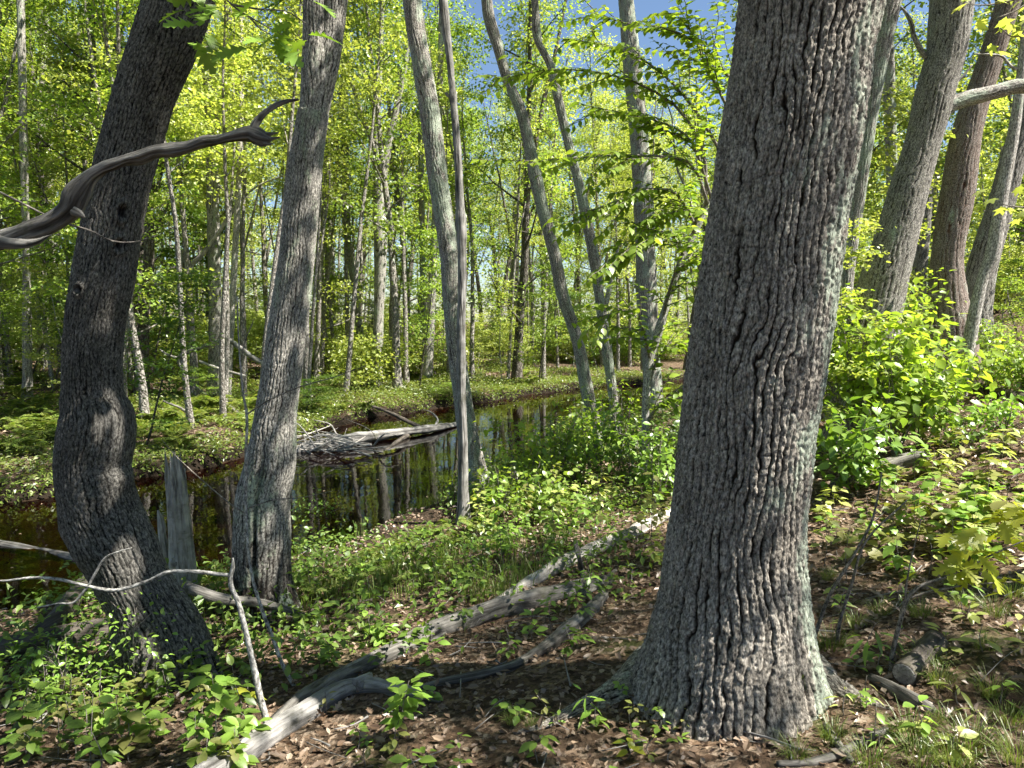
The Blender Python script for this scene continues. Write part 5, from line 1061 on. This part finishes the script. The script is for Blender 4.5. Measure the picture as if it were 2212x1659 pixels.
plant('seedling', 'bright seedling with rounded leaf clusters by the forked driftwood log', 'seedling', 885, 1600, 0.36, 42, 0.085, 'oval', 'leaf_oval', 4)
plant('seedling', 'small three-leaved seedling in the bottom litter below the forked driftwood log', 'seedling', 890, 1690, 0.14, 7, 0.08, 'oval', 'leaf_oval', 5, whorl=True)
plant('seedling', 'small upright seedling standing alone on bare sunlit litter', 'seedling', 1165, 1650, 0.16, 8, 0.075, 'oval', 'leaf_oval', 6, whorl=True)
plant('seedling', 'drooping whorled seedling on the dark bare soil by the oak', 'seedling', 1265, 1560, 0.16, 9, 0.075, 'lance', 'leaf_oval', 7, whorl=True)
plant('seedling', 'narrow-leaved seedling beside the sawn log', 'seedling', 1890, 1440, 0.24, 9, 0.13, 'lance', 'leaf_oval', 8)
plant('seedling', 'yellowish few-leaved seedling in the litter under the oak root', 'seedling', 1350, 1640, 0.08, 6, 0.05, 'round', 'leaf_yellow', 9)
rs = np.random.default_rng(13)
LN = {'leaf_oval': 'fresh green', 'leaf_dark': 'dark green', 'leaf_olive': 'pale olive', 'leaf_light': 'lime green'}
KN = {'oval': 'oval', 'round': 'rounded', 'beech': 'pointed', 'lance': 'narrow'}
def patch(nm, place_, cat, grp, n, xr, yr, H, nl, size, kinds, mats, seed0, stems=1):
    for i in range(n):
        px = rs.uniform(*xr); py = rs.uniform(*yr); k = kinds[int(rs.integers(0, len(kinds)))]; mt = mats[int(rs.integers(0, len(mats)))]; h_ = rs.uniform(*H); m = int(rs.integers(*nl)); sz = rs.uniform(*size)
        h = hit(px, py)
        if banks(h[:1], h[1:2])[0][0] < 0.15: continue
        lb = ('short' if h_ < (H[0]+H[1])/2 else 'tall')+' '+('sparse' if m < (nl[0]+nl[1])/2 else 'bushy')+' seedling with '+KN[k]+' '+LN[mt]+' leaves '+place_
        plant(nm, lb, cat, px, py, h_, m, sz, k, mt, seed0+i, group=grp, stems=stems)
patch('seedling', 'below the bowed tree', 'seedling', 'seedlings below the bowed tree', 46, (0, 520), (1480, 1700), (0.12, 0.35), (10, 20), (0.05, 0.085), ['oval', 'oval', 'round'], ['leaf_oval', 'leaf_oval', 'leaf_dark', 'leaf_olive'], 1000)
patch('seedling', 'beside the long crooked log', 'seedling', 'seedlings beside the crooked log', 64, (640, 1350), (1150, 1460), (0.12, 0.38), (9, 18), (0.055, 0.09), ['oval', 'oval', 'beech'], ['leaf_oval', 'leaf_dark', 'leaf_oval'], 1100)
patch('seedling', 'above the whitened log', 'seedling', 'pale seedlings above the whitened log', 34, (1030, 1440), (1050, 1230), (0.3, 0.75), (16, 28), (0.07, 0.11), ['beech', 'oval'], ['leaf_olive', 'leaf_light', 'leaf_oval'], 1200)
patch('seedling', 'on the slope behind the oak', 'seedling', 'seedlings on the slope behind the oak', 92, (1770, 2230), (900, 1260), (0.15, 0.5), (9, 20), (0.075, 0.13), ['oval', 'round', 'beech'], ['leaf_oval', 'leaf_oval', 'leaf_olive', 'leaf_light'], 1300)
patch('seedling', 'among the grass tufts', 'seedling', 'seedlings among the grass tufts', 24, (1790, 2230), (1270, 1650), (0.08, 0.22), (5, 10), (0.05, 0.09), ['lance', 'oval'], ['leaf_oval', 'leaf_light'], 1400)
patch('seedling', 'under the driftwood log', 'seedling', 'tiny seedlings in the bottom litter', 26, (640, 1500), (1500, 1700), (0.05, 0.16), (5, 9), (0.035, 0.06), ['oval', 'round'], ['leaf_oval', 'leaf_olive'], 1500)
def bush(name, label, px, py, H, W, n, size, tpl, mat, seed, nst=7, single=0, kind='oval', group=None, cover=0.25, barkm='twig'):
    rng = np.random.default_rng(seed); b = hit(px, py); r = thing(name, label, 'shrub', b, group); ms = MB(); mf = MB(); st = []
    for i in range(nst):
        a = rng.uniform(0, 6.28); lean = rng.uniform(0.1, 1.0)*W/H; st.append(((0, 0, -0.05), np.array([math.cos(a)*lean, math.sin(a)*lean, 1])/math.hypot(lean, 1), H*rng.uniform(0.7, 1.1), 0.006+0.004*H))
    ends = np.array(branchy(ms, st, rng, 8, 4, nseg=5)); ends = ends[ends[:, 2] > cover*H*0.5]
    per = max(int(n/len(ends)), 1); P, D, Nn, S = leaf_cloud(ends, per, 0.07+0.04*H, size, rng, 0.45, 0.5)
    obj('stems', ms.mesh('stems', M[barkm]), r)
    sel = rng.permutation(len(P)) if not single else np.argsort(P[:, 1])
    for i in sel[:single]: leaf_obj(r, b+P[i], D[i], Nn[i], S[i], kind, mat, b)
    i = sel[single:]; scatter(mf, P[i], D[i], Nn[i], S[i], tpl); obj('foliage', mf.mesh('foliage', M[mat], smooth=True, attrs=False), r, kind='stuff'); return r
bush('viburnum_shrub', 'broad-leaved shrub glowing yellow-green close behind the massive oak', 1840, 985, 1.75, 0.55, 800, 0.135, BEECH, 'leaf_beech', 601, 9, 220, 'beech', cover=0.5)
bush('viburnum_shrub', 'rounded green shrub between the oak and the pale birch', 1935, 985, 1.45, 0.7, 800, 0.135, OVAL, 'leaf_beech', 602, 9, 220, 'oval', cover=0.4)
bush('viburnum_shrub', 'tall leafy shrub hiding the foot of the stout leaning trunk', 1915, 930, 1.9, 0.8, 900, 0.135, BEECH, 'leaf_mid', 603, 9, 150, 'beech', cover=0.4)
bush('viburnum_shrub', 'leafy shrub beneath the reddish ridged trunk', 1990, 900, 1.1, 0.6, 700, 0.10, BEECH, 'leaf_mid', 604, 8, 0)
bush('low_shrub', 'low leafy shrub spreading around the foot of the pale birch', 2075, 965, 0.4, 0.5, 350, 0.08, OVAL, 'leaf_oval', 613, 8, 0)
bush('low_shrub', 'dense low shrub on the slope beyond the pale birch', 2170, 790, 0.8, 0.9, 900, 0.07, BEECH, 'leaf_mid', 605, 9, 0)
bush('low_shrub', 'low bright shrub between the pale birch and the blackened log', 2125, 850, 0.6, 0.7, 700, 0.075, BEECH, 'leaf_beech', 614, 9, 0)
bush('low_shrub', 'wide low shrub covering the far end of the blackened log', 2215, 850, 0.7, 0.9, 900, 0.075, BEECH, 'leaf_mid', 615, 9, 0)
bush('low_shrub', 'small shrub on the litter slope below the blackened log', 2170, 930, 0.45, 0.6, 450, 0.08, OVAL, 'leaf_oval', 616, 8, 0)
bush('low_shrub', 'fine-leaved shrub leaning against the seamed forked trunk', 690, 1180, 0.75, 0.35, 900, 0.045, OVAL, 'leaf_oval', 606, 6, 0)
bush('blueberry_shrub', 'small-leaved shrub in front of the foot of the bowed tree', 300, 1500, 0.55, 0.22, 420, 0.036, OVAL, 'leaf_oval', 607, 5, 200, 'oval')
bush('blueberry_shrub', 'spreading small-leaved shrub below the decaying log', 130, 1520, 0.42, 0.45, 700, 0.038, OVAL, 'leaf_oval', 608, 8, 200, 'oval')
bush('low_shrub', 'leafy shrub at the water edge by the dead pole', 1080, 1120, 0.75, 0.5, 600, 0.06, BEECH, 'leaf_beech', 609, 7, 0)
bush('low_shrub', 'leafy shrub at the foot of the two leaning stream trunks', 1240, 1040, 1.0, 0.6, 700, 0.075, BEECH, 'leaf_beech', 610, 8, 0)
bush('low_shrub', 'shrub around the foot of the curving grey sapling', 1360, 1050, 0.9, 0.6, 700, 0.075, OVAL, 'leaf_oval', 611, 8, 0)
bush('low_shrub', 'tall shrub hugging the shaded side of the massive oak', 1450, 1060, 0.8, 0.4, 450, 0.08, OVAL, 'leaf_dark', 612, 6, 0)
for k, (px, py, H, lb) in enumerate([(1130, 1075, 0.9, 'loose shrub at the water edge beside the leaning grey trunk foot'), (1195, 1065, 1.1, 'open leafy shrub hiding the water before the stream trunks'), (1290, 1055, 1.0, 'dense leafy shrub before the foot of the mottled leaning trunk'), (1335, 1015, 1.2, 'tall shrub before the slim forked leaning trunk'), (1185, 1130, 0.7, 'low pale shrub above the whitened log'), (1420, 1090, 0.9, 'leafy shrub between the curving sapling and the massive oak'), (1260, 1000, 1.0, 'shrub at the water between the two leaning stream trunks')]):
    bush('low_shrub', lb, px, py, H, 0.45, 420, 0.085, BEECH, ['leaf_beech', 'leaf_mid', 'leaf_oval'][k % 3], 640+k, 6, 0)
for k, (px, py, H, lb) in enumerate([(1800, 920, 1.7, 'tall green shrub pressed against the sunny side of the massive oak'), (1880, 965, 1.3, 'dense green shrub in the middle of the thicket behind the oak'), (1990, 965, 1.15, 'green shrub at the thicket edge towards the pale birch'), (1950, 860, 1.8, 'tall shrub filling the gap under the stout leaning trunk'), (1830, 1060, 0.9, 'knee-high leafy shrub beside the shaded grey log')]):
    bush('viburnum_shrub', lb, px, py, H, 0.6, 650, 0.12, [BEECH, OVAL][k % 2], ['leaf_beech', 'leaf_oval', 'leaf_mid'][k % 3], 660+k, 7, 0)
for k, (px, py) in enumerate([(830, 1215), (870, 1190), (790, 1230), (930, 1160), (760, 1260), (980, 1180), (700, 1290), (1040, 1150), (850, 1260)]):
    h = hit(px, py); o = obj('fern', FERN[k % 3], None, h, label='small fern in the grass of the near bank below the dead pole', category='fern', group='ferns on the near bank'); sc_ = 0.45+0.04*(k % 4); o.scale = (sc_, sc_, sc_); o.rotation_euler = (0, 0, k*1.3)
# oak sapling with luminous lobed leaves on the slope
b = hit(1922, 1450); os_ = thing('oak_sapling', 'dark-stemmed oak sapling with luminous lobed leaves beside the sawn log', 'sapling', b); Y = b[1]
limb(os_, b, [(1922, 1460, 11), (1928, 1410, 10), (1945, 1340, 10), (1962, 1290, 9), (1995, 1262, 7), (2040, 1248, 6), (2090, 1225, 5), (2150, 1195, 4), (2230, 1160, 3)], Y, M['twig'], 8, 'stem', 91, 0.02, ring=0.01)
limb(os_, b, [(1962, 1292, 6), (2020, 1275, 5), (2110, 1262, 4), (2230, 1255, 3)], Y, M['twig'], 6, 'branch', 92, 0.02, ring=0.01)
limb(os_, b, [(1955, 1300, 5), (1960, 1250, 4), (1975, 1180, 3), (1990, 1120, 2)], Y, M['twig'], 6, 'branch', 93, 0.02, ring=0.01)
ro = np.random.default_rng(99)
for px, py, n in [(2080, 1215, 7), (2110, 1190, 6), (2150, 1140, 6), (2190, 1110, 6), (2200, 1180, 5), (2060, 1150, 4), (2180, 1250, 4), (2130, 1230, 4), (1990, 1255, 2), (2205, 1090, 4)]:
    for i in range(n):
        a = ro.uniform(0, 6.28); leaf_obj(os_, at(px+ro.normal()*16, py+ro.normal()*10, Y+ro.normal()*0.05), (math.cos(a), math.sin(a), -0.5*ro.random()), up(1, ro, 0.55)[0], 0.15*ro.uniform(0.7, 1.2), 'oak', 'leaf_yellow', b)
# thin stems beside the oak
b = hit(1770, 1400); tw = thing('bare_shrub', 'two thin dark bare stems rising beside the oak trunk', 'shrub', b)
limb(tw, b, [(1752, 1400, 8), (1790, 1290, 8), (1850, 1190, 6), (1885, 1120, 5), (1905, 1020, 3)], b[1], M['twig'], 6, 'stem', 95, 0.02)
limb(tw, b, [(1808, 1390, 9), (1815, 1340, 8), (1840, 1260, 7), (1870, 1170, 5), (1960, 1080, 3)], b[1], M['twig'], 6, 'stem', 96, 0.02)
